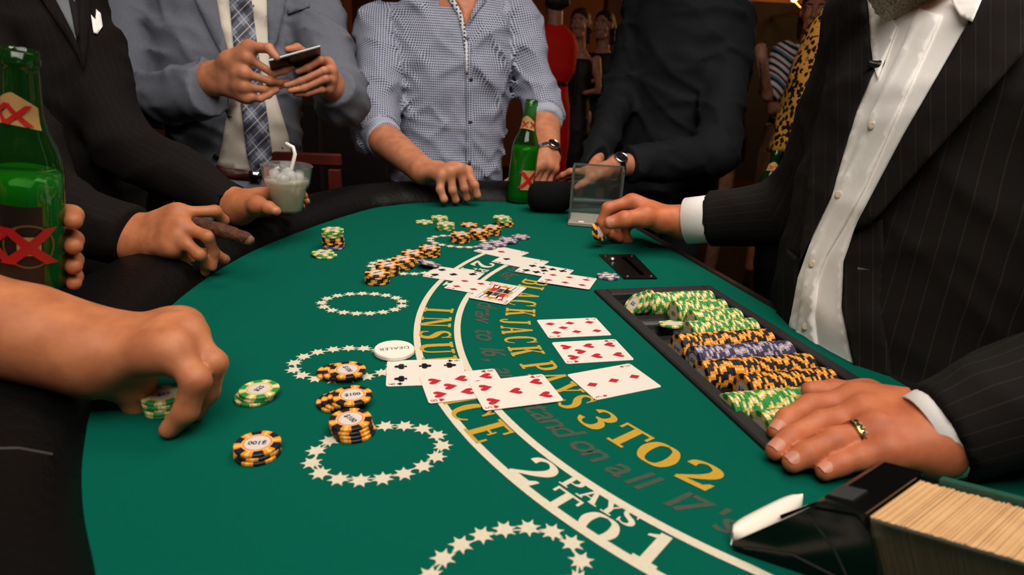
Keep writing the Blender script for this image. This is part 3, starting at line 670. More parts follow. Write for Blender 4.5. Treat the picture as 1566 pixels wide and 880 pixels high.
# ------------------------------------------------------------------ organic shapes: blended solids turned into one continuous surface
def A3(p): return np.asarray(p, float)
class Blob:
    """prims are blended one after another on a grid; a child Blob is blended as a whole"""
    def __init__(s, k=.01): s.k = k; s.items = []
    def rc(s, a, b, ra, rb=None, k=None, flat=None):
        s.items.append(('rc', A3(a), A3(b), ra, ra if rb is None else rb, s.k if k is None else k, flat)); return s
    def chain(s, pts, rads, k=None):
        for i in range(len(pts)-1): s.rc(pts[i], pts[i+1], rads[i], rads[i+1], k)
        return s
    def el(s, c, X, Y, Z, k=None, sub=False):
        """ellipsoid with half axes as vectors"""
        s.items.append(('el', A3(c), A3(X), A3(Y), A3(Z), s.k if k is None else k, sub)); return s
    def loft(s, secs, wdir, k=None):
        """sections (z, cx, cy, half width, half depth) along the vertical; wdir = width direction"""
        s.items.append(('loft', np.array(secs, float), A3(wdir), s.k if k is None else k)); return s
    def sub(s, blob, k=None): s.items.append(('grp', blob, s.k if k is None else k)); return s
    def bounds(s):
        lo = []; hi = []
        for it in s.items:
            if it[0] == 'rc': r = max(it[3],it[4]); lo.append(np.minimum(it[1],it[2])-r); hi.append(np.maximum(it[1],it[2])+r)
            elif it[0] == 'el':
                if it[6]: continue
                e = np.sqrt(it[2]**2+it[3]**2+it[4]**2); lo.append(it[1]-e); hi.append(it[1]+e)
            elif it[0] == 'loft':
                S = it[1]; r = np.maximum(S[:,3],S[:,4]); lo.append([ (S[:,1]-r).min(), (S[:,2]-r).min(), S[:,0].min()]); hi.append([(S[:,1]+r).max(),(S[:,2]+r).max(),S[:,0].max()])
            else: a, b = it[1].bounds(); lo.append(a); hi.append(b)
        return np.min(lo, axis=0), np.max(hi, axis=0)
def smin(a, b, k):
    if k <= 0: return np.minimum(a, b)
    h = np.clip(.5+.5*(b-a)/k, 0, 1); return b+(a-b)*h-k*h*(1-h)
def _eval(blob, ax, res):
    gx, gy, gz = ax; D = np.full((len(gx),len(gy),len(gz)), 9.0, np.float32)
    def sl(lo, hi):
        o = []
        for g, a, b in zip(ax, lo, hi):
            i = int(np.searchsorted(g, a)); j = int(np.searchsorted(g, b)); o.append(slice(max(i-1,0), min(j+1,len(g))))
        return o
    for it in blob.items:
        if it[0] == 'grp':
            D = smin(D, _eval(it[1], ax, res), it[2]); continue
        k = it[-1] if it[0] == 'loft' else it[5]; pad = max(k, 3*res)+res
        if it[0] == 'rc': r = max(it[3],it[4]); lo, hi = np.minimum(it[1],it[2])-r-pad, np.maximum(it[1],it[2])+r+pad
        elif it[0] == 'el': e = np.sqrt(it[2]**2+it[3]**2+it[4]**2); lo, hi = it[1]-e-pad, it[1]+e+pad
        else:
            S = it[1]; r = np.maximum(S[:,3],S[:,4]); lo = np.array([(S[:,1]-r).min(),(S[:,2]-r).min(),S[:,0].min()])-pad; hi = np.array([(S[:,1]+r).max(),(S[:,2]+r).max(),S[:,0].max()])+pad
        s = sl(lo, hi)
        if any(q.stop <= q.start for q in s): continue
        X = gx[s[0]][:,None,None]; Y = gy[s[1]][None,:,None]; Z = gz[s[2]][None,None,:]
        if it[0] == 'rc':
            a, b = it[1], it[2]; ba = b-a; L = ba@ba+1e-12
            px, py, pz = X-a[0], Y-a[1], Z-a[2]; t = np.clip((px*ba[0]+py*ba[1]+pz*ba[2])/L, 0, 1)
            d = np.sqrt((px-t*ba[0])**2+(py-t*ba[1])**2+(pz-t*ba[2])**2)-(it[3]+(it[4]-it[3])*t)
        elif it[0] == 'el':
            c = it[1]; q = 0; ms = 9
            for v in it[2:5]: l2 = v@v; q = q+(((X-c[0])*v[0]+(Y-c[1])*v[1]+(Z-c[2])*v[2])/l2)**2; ms = min(ms, math.sqrt(l2))
            d = (np.sqrt(q)-1)*ms
            if it[6]: D[tuple(s)] = -smin(-D[tuple(s)], d.astype(np.float32), k); continue
        else:
            S = it[1]; w = it[2]; z = gz[s[2]]; f = lambda c: np.interp(z, S[:,0], S[:,c])[None,None,:]
            cx, cy, a, b = f(1), f(2), f(3), f(4); u = (X-cx)*w[0]+(Y-cy)*w[1]; v = -(X-cx)*w[1]+(Y-cy)*w[0]
            q = (np.abs(u/a)**2.4+np.abs(v/b)**2.4)**(1/2.4); d = (q-1)*np.minimum(a,b)
            d = np.maximum(d, np.abs(Z-(S[0,0]+S[-1,0])/2)-(S[-1,0]-S[0,0])/2)
        D[tuple(s)] = smin(D[tuple(s)], d.astype(np.float32), k)
    return D
def _waves(ax, amp, wl, seed, dirs=None):
    """cloth folds: a few soft bulges plus thin ridges that come and go"""
    r = np.random.default_rng(seed); X = ax[0][:,None,None]; Y = ax[1][None,:,None]; Z = ax[2][None,None,:]; o = 0
    def ph(w, d=None):
        d = r.normal(size=3) if d is None else d; d = d/np.linalg.norm(d)*6.283/w; return d[0]*X+d[1]*Y+d[2]*Z+r.uniform(0,6)
    for i in range(5):
        d = r.normal(size=3) if dirs is None else np.array(dirs[i % len(dirs)], float)+r.normal(size=3)*.3
        p = ph(wl*r.uniform(.8,1.7), d)+1.3*np.sin(ph(wl*3.2))+.5*np.sin(ph(wl*1.5)); m = np.clip(.5+.9*np.sin(ph(wl*2.6))*np.sin(ph(wl*2.1)), 0, 1)
        o = o+m*((1-np.abs(np.sin(p*.5)))**2.2-.28)
    o = o+.35*np.sin(ph(wl*2.4))
    return (-amp*1.15*o).astype(np.float32)
def nets(blob, res, waves=None, cut=None):
    """surface of the blob as (V, quads); waves=(amplitude, wavelength, seed[, dirs]) adds cloth folds; cut(X,Y,Z) is subtracted"""
    lo, hi = blob.bounds(); lo = lo-4*res; hi = hi+4*res
    ax = [np.arange(a, b+res, res) for a, b in zip(lo, hi)]
    D = _eval(blob, ax, res)
    if waves: D = D+_waves(ax, *waves)
    if cut is not None: D = np.maximum(D, cut(ax[0][:,None,None], ax[1][None,:,None], ax[2][None,None,:]).astype(np.float32))
    ins = D < 0; nx, ny, nz = D.shape
    c = np.zeros((nx-1,ny-1,nz-1), np.int8)
    for i in (0,1):
        for j in (0,1):
            for k in (0,1): c += ins[i:nx-1+i,j:ny-1+j,k:nz-1+k]
    act = (c > 0)&(c < 8); idx = np.full(act.shape, -1, np.int64); ii = np.argwhere(act); idx[act] = np.arange(len(ii))
    S = np.zeros((len(ii),3)); cn = np.zeros(len(ii)); I, J, K = ii.T
    for a0, a1 in (((0,0,0),(1,0,0)),((0,1,0),(1,1,0)),((0,0,1),(1,0,1)),((0,1,1),(1,1,1)),((0,0,0),(0,1,0)),((1,0,0),(1,1,0)),((0,0,1),(0,1,1)),((1,0,1),(1,1,1)),((0,0,0),(0,0,1)),((1,0,0),(1,0,1)),((0,1,0),(0,1,1)),((1,1,0),(1,1,1))):
        d0 = D[I+a0[0],J+a0[1],K+a0[2]].astype(float); d1 = D[I+a1[0],J+a1[1],K+a1[2]].astype(float); m = (d0 < 0) != (d1 < 0)
        t = np.where(m, d0/(d0-d1+1e-12), 0)[:,None]; p = np.array(a0)+t*(np.array(a1)-np.array(a0)); S += np.where(m[:,None], p, 0); cn += m
    V = np.array([ax[0][0],ax[1][0],ax[2][0]])+(ii+S/cn[:,None])*res
    F = []
    for axis in range(3):
        a = [slice(1,-1)]*3; b = [slice(1,-1)]*3
        n = [nx,ny,nz]; a = [slice(0,n[q]-1) if q == axis else slice(1,n[q]-1) for q in range(3)]; b = [slice(1,n[q]) if q == axis else slice(1,n[q]-1) for q in range(3)]
        A, B = ins[tuple(a)], ins[tuple(b)]; e = np.argwhere(A != B)
        if not len(e): continue
        base = e.copy()
        for q in range(3):
            if q != axis: base[:,q] += 1
        o1, o2 = (axis+1) % 3, (axis+2) % 3; g = []
        for s1, s2 in ((-1,-1),(0,-1),(0,0),(-1,0)):
            h = base.copy(); h[:,o1] += s1; h[:,o2] += s2; g.append(idx[h[:,0],h[:,1],h[:,2]])
        Q = np.stack(g, 1); fl = A[e[:,0],e[:,1],e[:,2]]; Q[~fl] = Q[~fl][:,::-1]; F.append(Q)
    return V, np.concatenate(F)
def fastmesh(name, V, Q, mats, fm=None):
    me = bpy.data.meshes.new(name); V = np.ascontiguousarray(V, np.float32); Q = np.ascontiguousarray(Q, np.int32)
    me.vertices.add(len(V)); me.vertices.foreach_set('co', V.ravel()); me.loops.add(Q.size); me.loops.foreach_set('vertex_index', Q.ravel())
    me.polygons.add(len(Q)); me.polygons.foreach_set('loop_start', np.arange(0, Q.size, 4, dtype=np.int32)); me.polygons.foreach_set('loop_total', np.full(len(Q), 4, np.int32))
    for m in (mats if isinstance(mats, (list,tuple)) else [mats]): me.materials.append(m)
    if fm is not None: me.polygons.foreach_set('material_index', np.asarray(fm, np.int32))
    me.polygons.foreach_set('use_smooth', np.ones(len(Q), bool)); me.update(calc_edges=True); return me
def relax(V, Q, it=2, f=.5):
    for _ in range(it):
        S = np.zeros_like(V); C = np.zeros(len(V))
        for a, b in ((0,1),(1,2),(2,3),(3,0)):
            np.add.at(S, Q[:,a], V[Q[:,b]]); np.add.at(C, Q[:,a], 1); np.add.at(S, Q[:,b], V[Q[:,a]]); np.add.at(C, Q[:,b], 1)
        V = V*(1-f)+f*S/C[:,None]
    return V
def cloth_uv(V, segs):
    """segs: (a, b, up) limb axes; returns around/along coordinates in metres"""
    best = np.full(len(V), 9.0); out = np.zeros((len(V),3)); run = 0.0
    for a, b, r0 in segs:
        a, b = A3(a), A3(b); ba = b-a; L = np.linalg.norm(ba); t = ba/L; up = np.array([0,0,1.0]) if abs(t[2]) < .8 else np.array([0,1.0,0])
        x = np.cross(up,t); x /= np.linalg.norm(x); y = np.cross(t,x); d = V-a; s = np.clip(d@t,-.05,L+.05); q = d-np.outer(np.clip(d@t,0,L),t); dist = np.linalg.norm(q,axis=1)-r0
        ang = np.arctan2(q@y,q@x); m = dist < best; best[m] = dist[m]; out[m] = np.stack([ang*max(r0,.02), s+run, 0*s],1)[m]; run += L
    return out
def put_uv(me, uv):
    at_ = me.attributes.new('cuv','FLOAT_VECTOR','POINT'); at_.data.foreach_set('vector', np.ascontiguousarray(uv, np.float32).ravel())
def form(name, blob, res, mats, parent, waves=None, uv=None, cut=None, sm=1, extra=None):
    """blob -> one mesh object; extra = further (V, Q) shells of the same body; returns (object, bvh)"""
    V, Q = nets(blob, res, waves, cut)
    if sm: V = relax(V, Q, sm)
    if extra is not None:
        for V2, Q2 in extra: Q = np.concatenate([Q, Q2+len(V)]); V = np.concatenate([V, V2])
    me = fastmesh(name, V, Q, mats)
    if uv is not None: put_uv(me, cloth_uv(V, uv) if isinstance(uv, list) else uv(V))
    o = link(bpy.data.objects.new(name, me), parent)
    return o, (V, Q)
def bvh(*VQ):
    V = []; F = []
    for v, q in VQ: b = len(V); V += [tuple(p) for p in v]; F += [tuple(int(i)+b for i in f) for f in q]
    return BVHTree.FromPolygons(V, F)
def drape(name, poly, tree, m, parent, off=.003, th=.002, step=6, taper=None, uvscale=1.0, dfall=None, smooth=True, z_edge=None, relaxit=2):
    """a sheet of cloth lying on a surface: outline given where the photograph shows it, placed on the body's own surface with its own thickness"""
    P = [Vector((float(x),float(y))) for x, y in poly]; n = len(P)
    # subdivide outline
    O = []
    for i in range(n):
        a, b = P[i], P[(i+1) % n]; k = max(1, int((b-a).length/step))
        for j in range(k): O.append(a+(b-a)*(j/k))
    xs = [p.x for p in P]; ys = [p.y for p in P]; inner = []
    def ins(p):
        c = False
        for i in range(n):
            a, b = P[i], P[(i+1) % n]
            if (a.y > p.y) != (b.y > p.y) and p.x < (b.x-a.x)*(p.y-a.y)/(b.y-a.y)+a.x: c = not c
        return c
    y = min(ys)+step*.5; r = 0
    while y < max(ys):
        x = min(xs)+step*(.5 if r % 2 else .1)
        while x < max(xs):
            q = Vector((x,y))
            if ins(q) and min((q-o).length for o in O) > step*.55: inner.append(q)
            x += step
        y += step*.87; r += 1
    v, e, f, *_ = geometry.delaunay_2d_cdt(O+inner, [(i,(i+1) % len(O)) for i in range(len(O))], [], 1, 1e-5)
    hit = []; last = dfall
    for p in v:
        d = at(p.x,p.y,1.0)-CP; dn = Vector(d).normalized(); h, nrm, fi, dist = tree.ray_cast(Vector(CP), dn, 8)
        hit.append((np.array(h), np.array(nrm)) if h is not None else None)
    ok = [i for i, h in enumerate(hit) if h is not None]
    if not ok: return None
    W = []
    for i, h in enumerate(hit):
        if h is None:
            j = min(ok, key=lambda q: (v[q]-v[i]).length); d = (hit[j][0]-CP)@CF; W.append(at(v[i].x,v[i].y,d))
        else: W.append(h[0])
    W = np.array(W)
    T3 = [tuple(t) for t in f if len(t) == 3]
    # relax depths along the view rays a little so folds beneath do not show through
    nb = [set() for _ in v]
    for t in T3:
        for a in range(3): nb[t[a]].update((t[(a+1) % 3], t[(a+2) % 3]))
    dep = np.array([(w-CP)@CF for w in W])
    for _ in range(relaxit): dep = np.array([min(dep[i], .5*dep[i]+.5*np.mean([dep[j] for j in nb[i]])) if nb[i] else dep[i] for i in range(len(v))])
    base = np.array([at(v[i].x,v[i].y,dep[i]) for i in range(len(v))])
    rays = (base-CP)/np.linalg.norm(base-CP,axis=1)[:,None]
    offv = np.full(len(v), off)
    if taper:      # (edge polyline, width): the sheet sinks back into the garment away from that edge
        E_, wid = taper
        for i, q in enumerate(v):
            dm = 1e9
            for (x0,y0),(x1,y1) in zip(E_[:-1],E_[1:]):
                l2 = (x1-x0)**2+(y1-y0)**2; t = max(0,min(1,((q.x-x0)*(x1-x0)+(q.y-y0)*(y1-y0))/l2)); dm = min(dm, math.hypot(q.x-x0-t*(x1-x0), q.y-y0-t*(y1-y0)))
            offv[i] = off*max(0,1-dm/wid)-.001
    top = base-rays*offv[:,None]; bot = top+rays*th
    nv = len(v); F = []; cnt = set()
    for t in T3:
        a, b, c = (top[i] for i in t); t2 = t if np.cross(b-a,c-a)@(CP-a) > 0 else (t[0],t[2],t[1])
        F.append(t2); F.append(tuple(i+nv for i in reversed(t2)))
        for i in range(3): cnt.add((t2[i],t2[(i+1) % 3]))
    for a, b in cnt:
        if (b,a) not in cnt: F.append((b,a,a+nv,b+nv))
    V = np.concatenate([top,bot]); o = mk(name, V, F, m, parent, smooth)
    d0 = dep.mean(); uv = np.array([((p.x-IW/2)/FPX*d0, (p.y-IH/2)/FPX*d0, 0) for p in v]); put_uv(o.data, np.concatenate([uv,uv])*uvscale)
    return o
def surf(tree, px, py, off=0.0):
    d = at(px,py,1.0)-CP; h, nrm, fi, dist = tree.ray_cast(Vector(CP), Vector(d).normalized(), 8)
    if h is None: return None, None
    nrm = np.array(nrm); nrm = nrm if nrm@(CP-np.array(h)) > 0 else -nrm
    return np.array(h)+nrm*off, nrm
def step(prev, px, py, L, sg):
    """next joint: on the sight line of (px, py) at distance L from prev, sg +1 farther / -1 nearer"""
    v = at(px,py,1.0)-CP; w = CP-A3(prev); a = v@v; b = 2*(v@w); c = w@w-L*L; q = b*b-4*a*c
    t = (-b+sg*math.sqrt(q))/(2*a) if q > 0 else -b/(2*a)
    return CP+v*t
def finger(m, pts, rads=(.0098,.0088,.0078,.0066), L=(.043,.026,.021)):
    """m = knuckle point; pts = three (px, py, sign)"""
    o = [A3(m)]
    for (x,y,s), l in zip(pts, L): o.append(step(o[-1],x,y,l,s))
    return o, rads
# ---- hands
def hand_blob(wrist, mcps, fingers, thumb, fore, rw=.021, palm=.0125, fr=1.0, fore_r=(.027,.040), thr=None):
    """wrist, four knuckles, finger chains [(points, radii)], thumb points, fore = elbow-side point"""
    b = Blob(.014); W = A3(wrist); M = [A3(m) for m in mcps]; lat = M[3]-M[0]; lat /= np.linalg.norm(lat)
    ax = (sum(M)/4-W); ax /= np.linalg.norm(ax); lat2 = lat-ax*(lat@ax); lat2 /= np.linalg.norm(lat2)
    wo = [W+lat2*s for s in (-.014,-.005,.005,.014)]
    for w, m in zip(wo, M): b.rc(w, m, rw*.80, palm)
    for i in range(3): b.rc(M[i]*.85+wo[i]*.15, M[i+1]*.85+wo[i+1]*.15, palm*.95, palm*.95)
    for i in range(4): b.rc(M[i], M[i], palm*.92, palm*.92, .010)
    E = A3(fore)
    for s in (-1,1): b.rc(W+lat2*s*.013, E+lat2*s*.016, rw*.92, fore_r[1]*.86, .02)
    b.rc(W+(W-sum(M)/4)*.12, E, fore_r[0], fore_r[1], .02)
    t = thumb; tr = thr or (.017,.0135,.0108,.0082)
    b.rc(t[0], t[1], tr[0], tr[1], .02); b.rc(W*.55+t[0]*.45, t[0], .017, .017, .02); b.rc(t[1], M[0]*.6+W*.4, .011, .011, .018)
    g = Blob(.003)
    for pts, r in fingers:
        f = Blob(.006)
        for i in range(len(pts)-1): f.rc(pts[i], pts[i+1], r[i]*fr, r[i+1]*fr)
        g.sub(f, 0)
    f = Blob(.004); f.rc(t[1],t[2],tr[1],tr[2]); f.rc(t[2],t[3],tr[2],tr[3]); f.rc(t[2],t[2],tr[2]*1.06,tr[2]*1.06); g.sub(f, 0)
    b.sub(g, .010); return b
def nail(tip, dip, up, r, m, parent, L=.011):
    """small curved plate on the back of a fingertip"""
    tip, dip = A3(tip), A3(dip); t = tip-dip; t /= np.linalg.norm(t); up = A3(up); up = up-t*(up@t); up /= np.linalg.norm(up); x = np.cross(t,up)
    V = []; F = []; na, nb = 7, 6
    for j in range(nb):
        s = j/(nb-1); y = (-.5+s)*L-r*.15; wd = (1-.35*abs(2*s-1)**3)
        for i in range(na):
            a = (-1+2*i/(na-1))*.85*wd; rr = r*(1.04-.10*max(0,s-.6)); V.append(tip+t*y+x*math.sin(a)*rr*.92+up*(math.cos(a)*rr+.0002-.001*(s-.3)))
    for j in range(nb-1):
        for i in range(na-1): F.append((j*na+i,j*na+i+1,j*na+na+i+1,j*na+na+i))
    n = len(V); V += [v-up*.0012 for v in V]; F += [tuple(q+n for q in reversed(f)) for f in F]
    return mk('nail', V, F, m, parent, True)
def head_blob(c, fwd, s=1.0):
    """head centred at c, facing fwd; about 0.23 m tall"""
    c = A3(c); f = A3(fwd); f = f/np.linalg.norm(f); up = np.array([0,0,1.0]); f2 = f; x = np.cross(f2,up); x /= np.linalg.norm(x); u = np.cross(x,f2)
    b = Blob(.02); q = lambda a, d, h: c+(x*a+f2*d+u*h)*s
    b.el(q(0,-.012,.035), x*.075*s, f2*.095*s, u*.085*s); b.el(q(0,.018,-.03), x*.058*s, f2*.07*s, u*.085*s); b.rc(q(-.03,.06,-.085),q(.03,.06,-.085),.02*s,.02*s)
    b.rc(q(0,.088,.012), q(0,.102,-.026), .009*s, .014*s, .008); b.rc(q(-.012,.094,-.03), q(.012,.094,-.03), .009*s, None, .006)
    b.rc(q(-.022,.084,-.062), q(.022,.084,-.062), .008*s, None, .006); b.rc(q(-.018,.083,-.074), q(.018,.083,-.074), .008*s, None, .006)
    b.rc(q(-.045,.078,.03), q(.045,.078,.03), .010*s, None, .012)
    for sg in (-1,1):
        b.el(q(sg*.032,.09,.012), x*.018*s, f2*.016*s, u*.012*s, .008, True); b.rc(q(sg*.032,.073,.012), q(sg*.032,.073,.012), .0135*s, None, .002)
        b.el(q(sg*.078,-.008,.0), x*.010*s, f2*.020*s, u*.033*s, .006); b.rc(q(sg*.04,.07,-.02), q(sg*.045,.055,-.03), .018*s, None, .02)
    b.rc(q(0,-.02,-.08), q(0,-.03,-.18), .055*s, .058*s, .025); return b
def hair_blob(c, fwd, s=1.0, long=0.0):
    c = A3(c); f = A3(fwd); f = f/np.linalg.norm(f); up = np.array([0,0,1.0]); x = np.cross(f,up); x /= np.linalg.norm(x); u = np.cross(x,f); q = lambda a, d, h: c+(x*a+f*d+u*h)*s
    b = Blob(.02); b.el(q(0,-.022,.05), x*.083*s, f*.098*s, u*.082*s); b.el(q(0,-.05,.0), x*.078*s, f*.062*s, u*.085*s)
    if long: 
        for a in (-.05,0,.05): b.rc(q(a,-.06,-.0), q(a*1.15,-.075,-long), .045*s, .03*s)
    return b
SKIN = {}
def skin(name, c1, c2, rough=.5):
    m = mat('skin_'+name, c1, rough, spec=.35, sss=.12, noise=(38,.75,c2), bump=(420,.16,.0006)); SKIN[name] = m; return m
NAILM = mat('nail', '#c08068', .35, spec=.4)
# ------------------------------------------------------------------ cloth materials
def fabric(name, col, rough=.85, stripe_=None, fine=None, sheen=.0, bump=(700,.25,.001), spec=.2):
    """stripe_=(period, width, colour) along the limb; fine=(colour, amount) mottling"""
    m = mat(name, col, rough, spec=spec, sheen=sheen, bump=bump); nt, b = nodes(m); base = srgb(col); src = base
    if fine:
        tc = nt.nodes.new('ShaderNodeTexCoord'); n = nt.nodes.new('ShaderNodeTexNoise'); n.inputs['Scale'].default_value = 260; nt.links.new(tc.outputs['Object'], n.inputs['Vector'])
        src = mixc(nt, mth(nt,'MULTIPLY',n.outputs['Fac'],fine[1]), base, srgb(fine[0])); nt.links.new(src, b.inputs['Base Color'])
    if stripe_:
        u, v = cuv(nt); f = stripe(nt, mth(nt,'ADD',u,5.0), stripe_[0], stripe_[1]); src = mixc(nt, f, src, srgb(stripe_[2])); nt.links.new(src, b.inputs['Base Color'])
    return m
def check(name, period, w, bg, ln, diag=False):
    m = mat(name, bg, .8, spec=.2); nt, b = nodes(m); u, v = cuv(nt)
    a = stripe(nt, mth(nt,'ADD',u,5.0), period, w); c = stripe(nt, mth(nt,'ADD',v,5.0), period, w)
    nt.links.new(mixc(nt, mth(nt,'MAXIMUM',a,c), srgb(bg), srgb(ln)), b.inputs['Base Color']); return m
PIN = fabric('dark_pinstripe_wool','#120d0c',.9,(.013,.0010,'#1d1512'))
DEAL = fabric('charcoal_pinstripe_wool','#151210',.9,(.017,.0011,'#2a221d'))
GREY = fabric('blue_grey_wool','#71747f',.85,None,('#565963',.9))
BLKSH = fabric('black_shirt','#0f1115',.8,None,('#16181c',.7))
WHITE = fabric('white_shirt','#f4efea',.75); WHITE2 = fabric('cream_shirt','#d6cbbd',.75)
CHECK = check('navy_white_micro_check',.0072,.0024,'#363c5c','#aeb1c0'); CHECKIN = check('pale_check_cuff',.0072,.0040,'#6a718c','#a9b0be')
BIGCHK = check('black_white_check_trim',.012,.006,'#1a1b22','#c9cad0')
BTN = mat('dark_button','#0f1224',.3); PEARL = mat('pearl_button','#cdbba8',.25,coat=.3)
BELT = mat('brown_leather','#4a1d12',.4); STEEL = mat('polished_steel','#c2c2c2',.2,1.0); GOLDM = mat('gold_metal','#d9b26a',.25,1.0)
TROU = fabric('charcoal_trousers','#1c1c20'); JEAN = fabric('dark_jeans','#171b26'); SHOE = mat('shoe_leather','#0c0a09',.35)
skin('dealer','#c6744c','#a25033'); skin('fair','#c4825f','#a05f45'); skin('tan','#be7850','#9a5636'); skin('pale','#c08a70','#96604a')
HAIRD = mat('dark_hair','#140d09',.6,noise=(200,.6,'#2a1a10'),bump=(300,.6,.003)); HAIRG = mat('grey_beard','#d6cdc1',.8,noise=(380,1.0,'#857a6f'),bump=(420,.9,.004)); HAIRB = mat('brown_hair','#2c1a10',.6,noise=(200,.6,'#3d2616'))

EYEW = mat('eye_white','#d8cfc6',.25); EYED = mat('eye_iris','#2a1a10',.2)
class Person:
    def __init__(s, label, pos, f, sk, name='person'):
        s.p = A3([pos[0],pos[1],0]); s.f = A3([f[0],f[1],0]); s.f /= np.linalg.norm(s.f); s.l = np.cross((0,0,1),s.f); s.sk = SKIN[sk]
        s.root = empty(name, s.p, label, 'person'); s.shells = []; s.core = Blob(.03); s.segs = []; s.cuts = []
    def loc(s, lat, fw, z): return s.p+s.l*lat+s.f*fw+np.array([0,0,z])
    def secs(s, L): return [(z, s.p[0]+s.f[0]*d, s.p[1]+s.f[1]*d, a, b) for z, d, a, b in L]
    def hand(s, blob, res=.0023, sm=1):
        V, Q = nets(blob, res); s.shells.append((relax(V,Q,sm),Q))
    def head(s, c, fwd, hair=None, long=0.0, res=.0045, sc=1.0):
        V, Q = nets(head_blob(c,fwd,sc), res); s.shells.append((relax(V,Q,1),Q))
        f_ = A3(fwd)/np.linalg.norm(fwd); x_ = np.cross(f_,(0,0,1.0)); x_ /= np.linalg.norm(x_); u_ = np.cross(x_,f_)
        for sg in (-1,1):
            e_ = A3(c)+(x_*sg*.032+f_*.0745+u_*.012)*sc; o_ = MB().lathe([(.004,.0105),(.0085,.008),(.0115,.002),(.0115,-.003)], e_, 14, f_).obj('eye', EYEW, s.root, True); MB().lathe([(.0048,.0090),(.0045,.0111)], e_, 12, f_).obj('iris', EYED, o_)
            MB().tube([A3(c)+(x_*sg*.014+f_*.092+u_*.034)*sc, A3(c)+(x_*sg*.032+f_*.093+u_*.039)*sc, A3(c)+(x_*sg*.05+f_*.078+u_*.034)*sc],[.003,.004,.002],6).obj('eyebrow', hair or HAIRD, s.root, True)
        if hair: form('hair', hair_blob(c,fwd,sc,long), .006, hair, s.root, waves=(.002,.02,3))
    def body(s, inner, arms, res=.009, ar=1.0):
        """inner: torso sections; arms: lists of joints"""
        s.core.loft(s.secs(inner), s.l)
        for a in arms: s.core.chain(a, [.045*ar]+[.036*ar]*(len(a)-2)+[.024*ar])
        z0 = inner[0][0]
        for sg in (-1,1): s.core.chain([s.loc(sg*.09,0,z0+.06), s.loc(sg*.1,.02,.5), s.loc(sg*.1,0,.09)], [.07,.05,.035])
        o, vq = form('body', s.core, res, s.sk, s.root, extra=s.shells); s.b = o; return o
    def legs(s, m, z=.93, w=.095, sp=.10):
        b = Blob(.03); b.loft(s.secs([(z-.16,0,.165,.115),(z,0,.165,.115)]), s.l)
        for sg in (-1,1): b.chain([s.loc(sg*w,0,z-.12), s.loc(sg*sp,.015,.5), s.loc(sg*sp,-.005,.09)], [.088,.068,.058])
        form('trousers', b, .013, m, s.root, waves=(.003,.12,11))
        for sg in (-1,1):
            b = Blob(.02); b.rc(s.loc(sg*sp,-.05,.045), s.loc(sg*(sp+.02),.15,.035), .042, .036); form('shoe', b, .009, SHOE, s.root, cut=lambda X,Y,Z: -(Z-.002)+0*X+0*Y)
    def garment(s, name, secs, arms, m, res=.007, waves=None, k=.035, extra=None, zax=(0.7,1.45), torso_r=.16, trap=True):
        """torso + sleeves as one piece; arms = list of (joints, radii, flat end?)"""
        b = Blob(k)
        if secs: b.loft(s.secs(secs), s.l)
        segs = [(s.p+np.array([0,0,zax[0]]), s.p+np.array([0,0,zax[1]]), torso_r)] if secs else []
        cuts = []
        for joints, rads, end in arms:
            b.chain(joints, rads)
            if secs and trap: b.rc(s.loc(0,-.025,secs[-1][0]-.045), A3(joints[0])+np.array([0,0,-.004]), .062, rads[0]*.86)
            for i in range(len(joints)-1): segs.append((joints[i], joints[i+1], (rads[i]+rads[i+1])/2))
            if end: 
                n = A3(joints[-1])-A3(joints[-2]); n /= np.linalg.norm(n); cuts.append((A3(joints[-1]), n, rads[-1]*2.2))
        if extra: extra(b)
        def cut(X,Y,Z):
            o = np.full(np.broadcast_shapes(X.shape,Y.shape,Z.shape), -9.0, np.float32)
            for c, n, R in cuts:
                pl = -((X-c[0])*n[0]+(Y-c[1])*n[1]+(Z-c[2])*n[2]); sp = np.sqrt((X-c[0])**2+(Y-c[1])**2+(Z-c[2])**2)-R
                o = np.maximum(o, -np.maximum(pl,sp))
            return o
        o, vq = form(name, b, res, m, s.root, waves=waves, uv=segs, cut=cut if cuts else None)
        return o, vq
    def cuff(s, a, n, r0, r1, L, m, name='cuff', lat=None, ratio=1.0):
        """open shirt cuff: tube from a along n"""
        a = A3(a); n = A3(n); n /= np.linalg.norm(n); x = A3(lat) if lat is not None else np.cross(n,(0,0,1)); x = x-n*(x@n); x /= np.linalg.norm(x); y = np.cross(n,x)
        V = []; F = []; K = 28; pr = [(r0,0),(r1,L),(r1-.0016,L+.0006),(r1-.004,L-.004),(r0-.005,0)]
        for r, h in pr:
            for k in range(K): t = 2*math.pi*k/K; V.append(a+n*h+x*r*math.cos(t)+y*r*ratio*math.sin(t))
        for i in range(len(pr)-1):
            for k in range(K): F.append((i*K+k,i*K+(k+1) % K,(i+1)*K+(k+1) % K,(i+1)*K+k))
        return mk(name, V, F, m, s.root, True)
def disc(name, p, n, r, h, m, parent, k=14):
    return MB().lathe([(r,-.001),(r,h*.6),(r*.8,h),(r*.3,h*.8)], p, k, n).obj(name, m, parent, True)

# ================================================================== dealer
D = Person('dealer in charcoal pinstripe suit and open white shirt, grey beard, wedding ring', TN*.78+TU*.675, -TN, 'dealer')
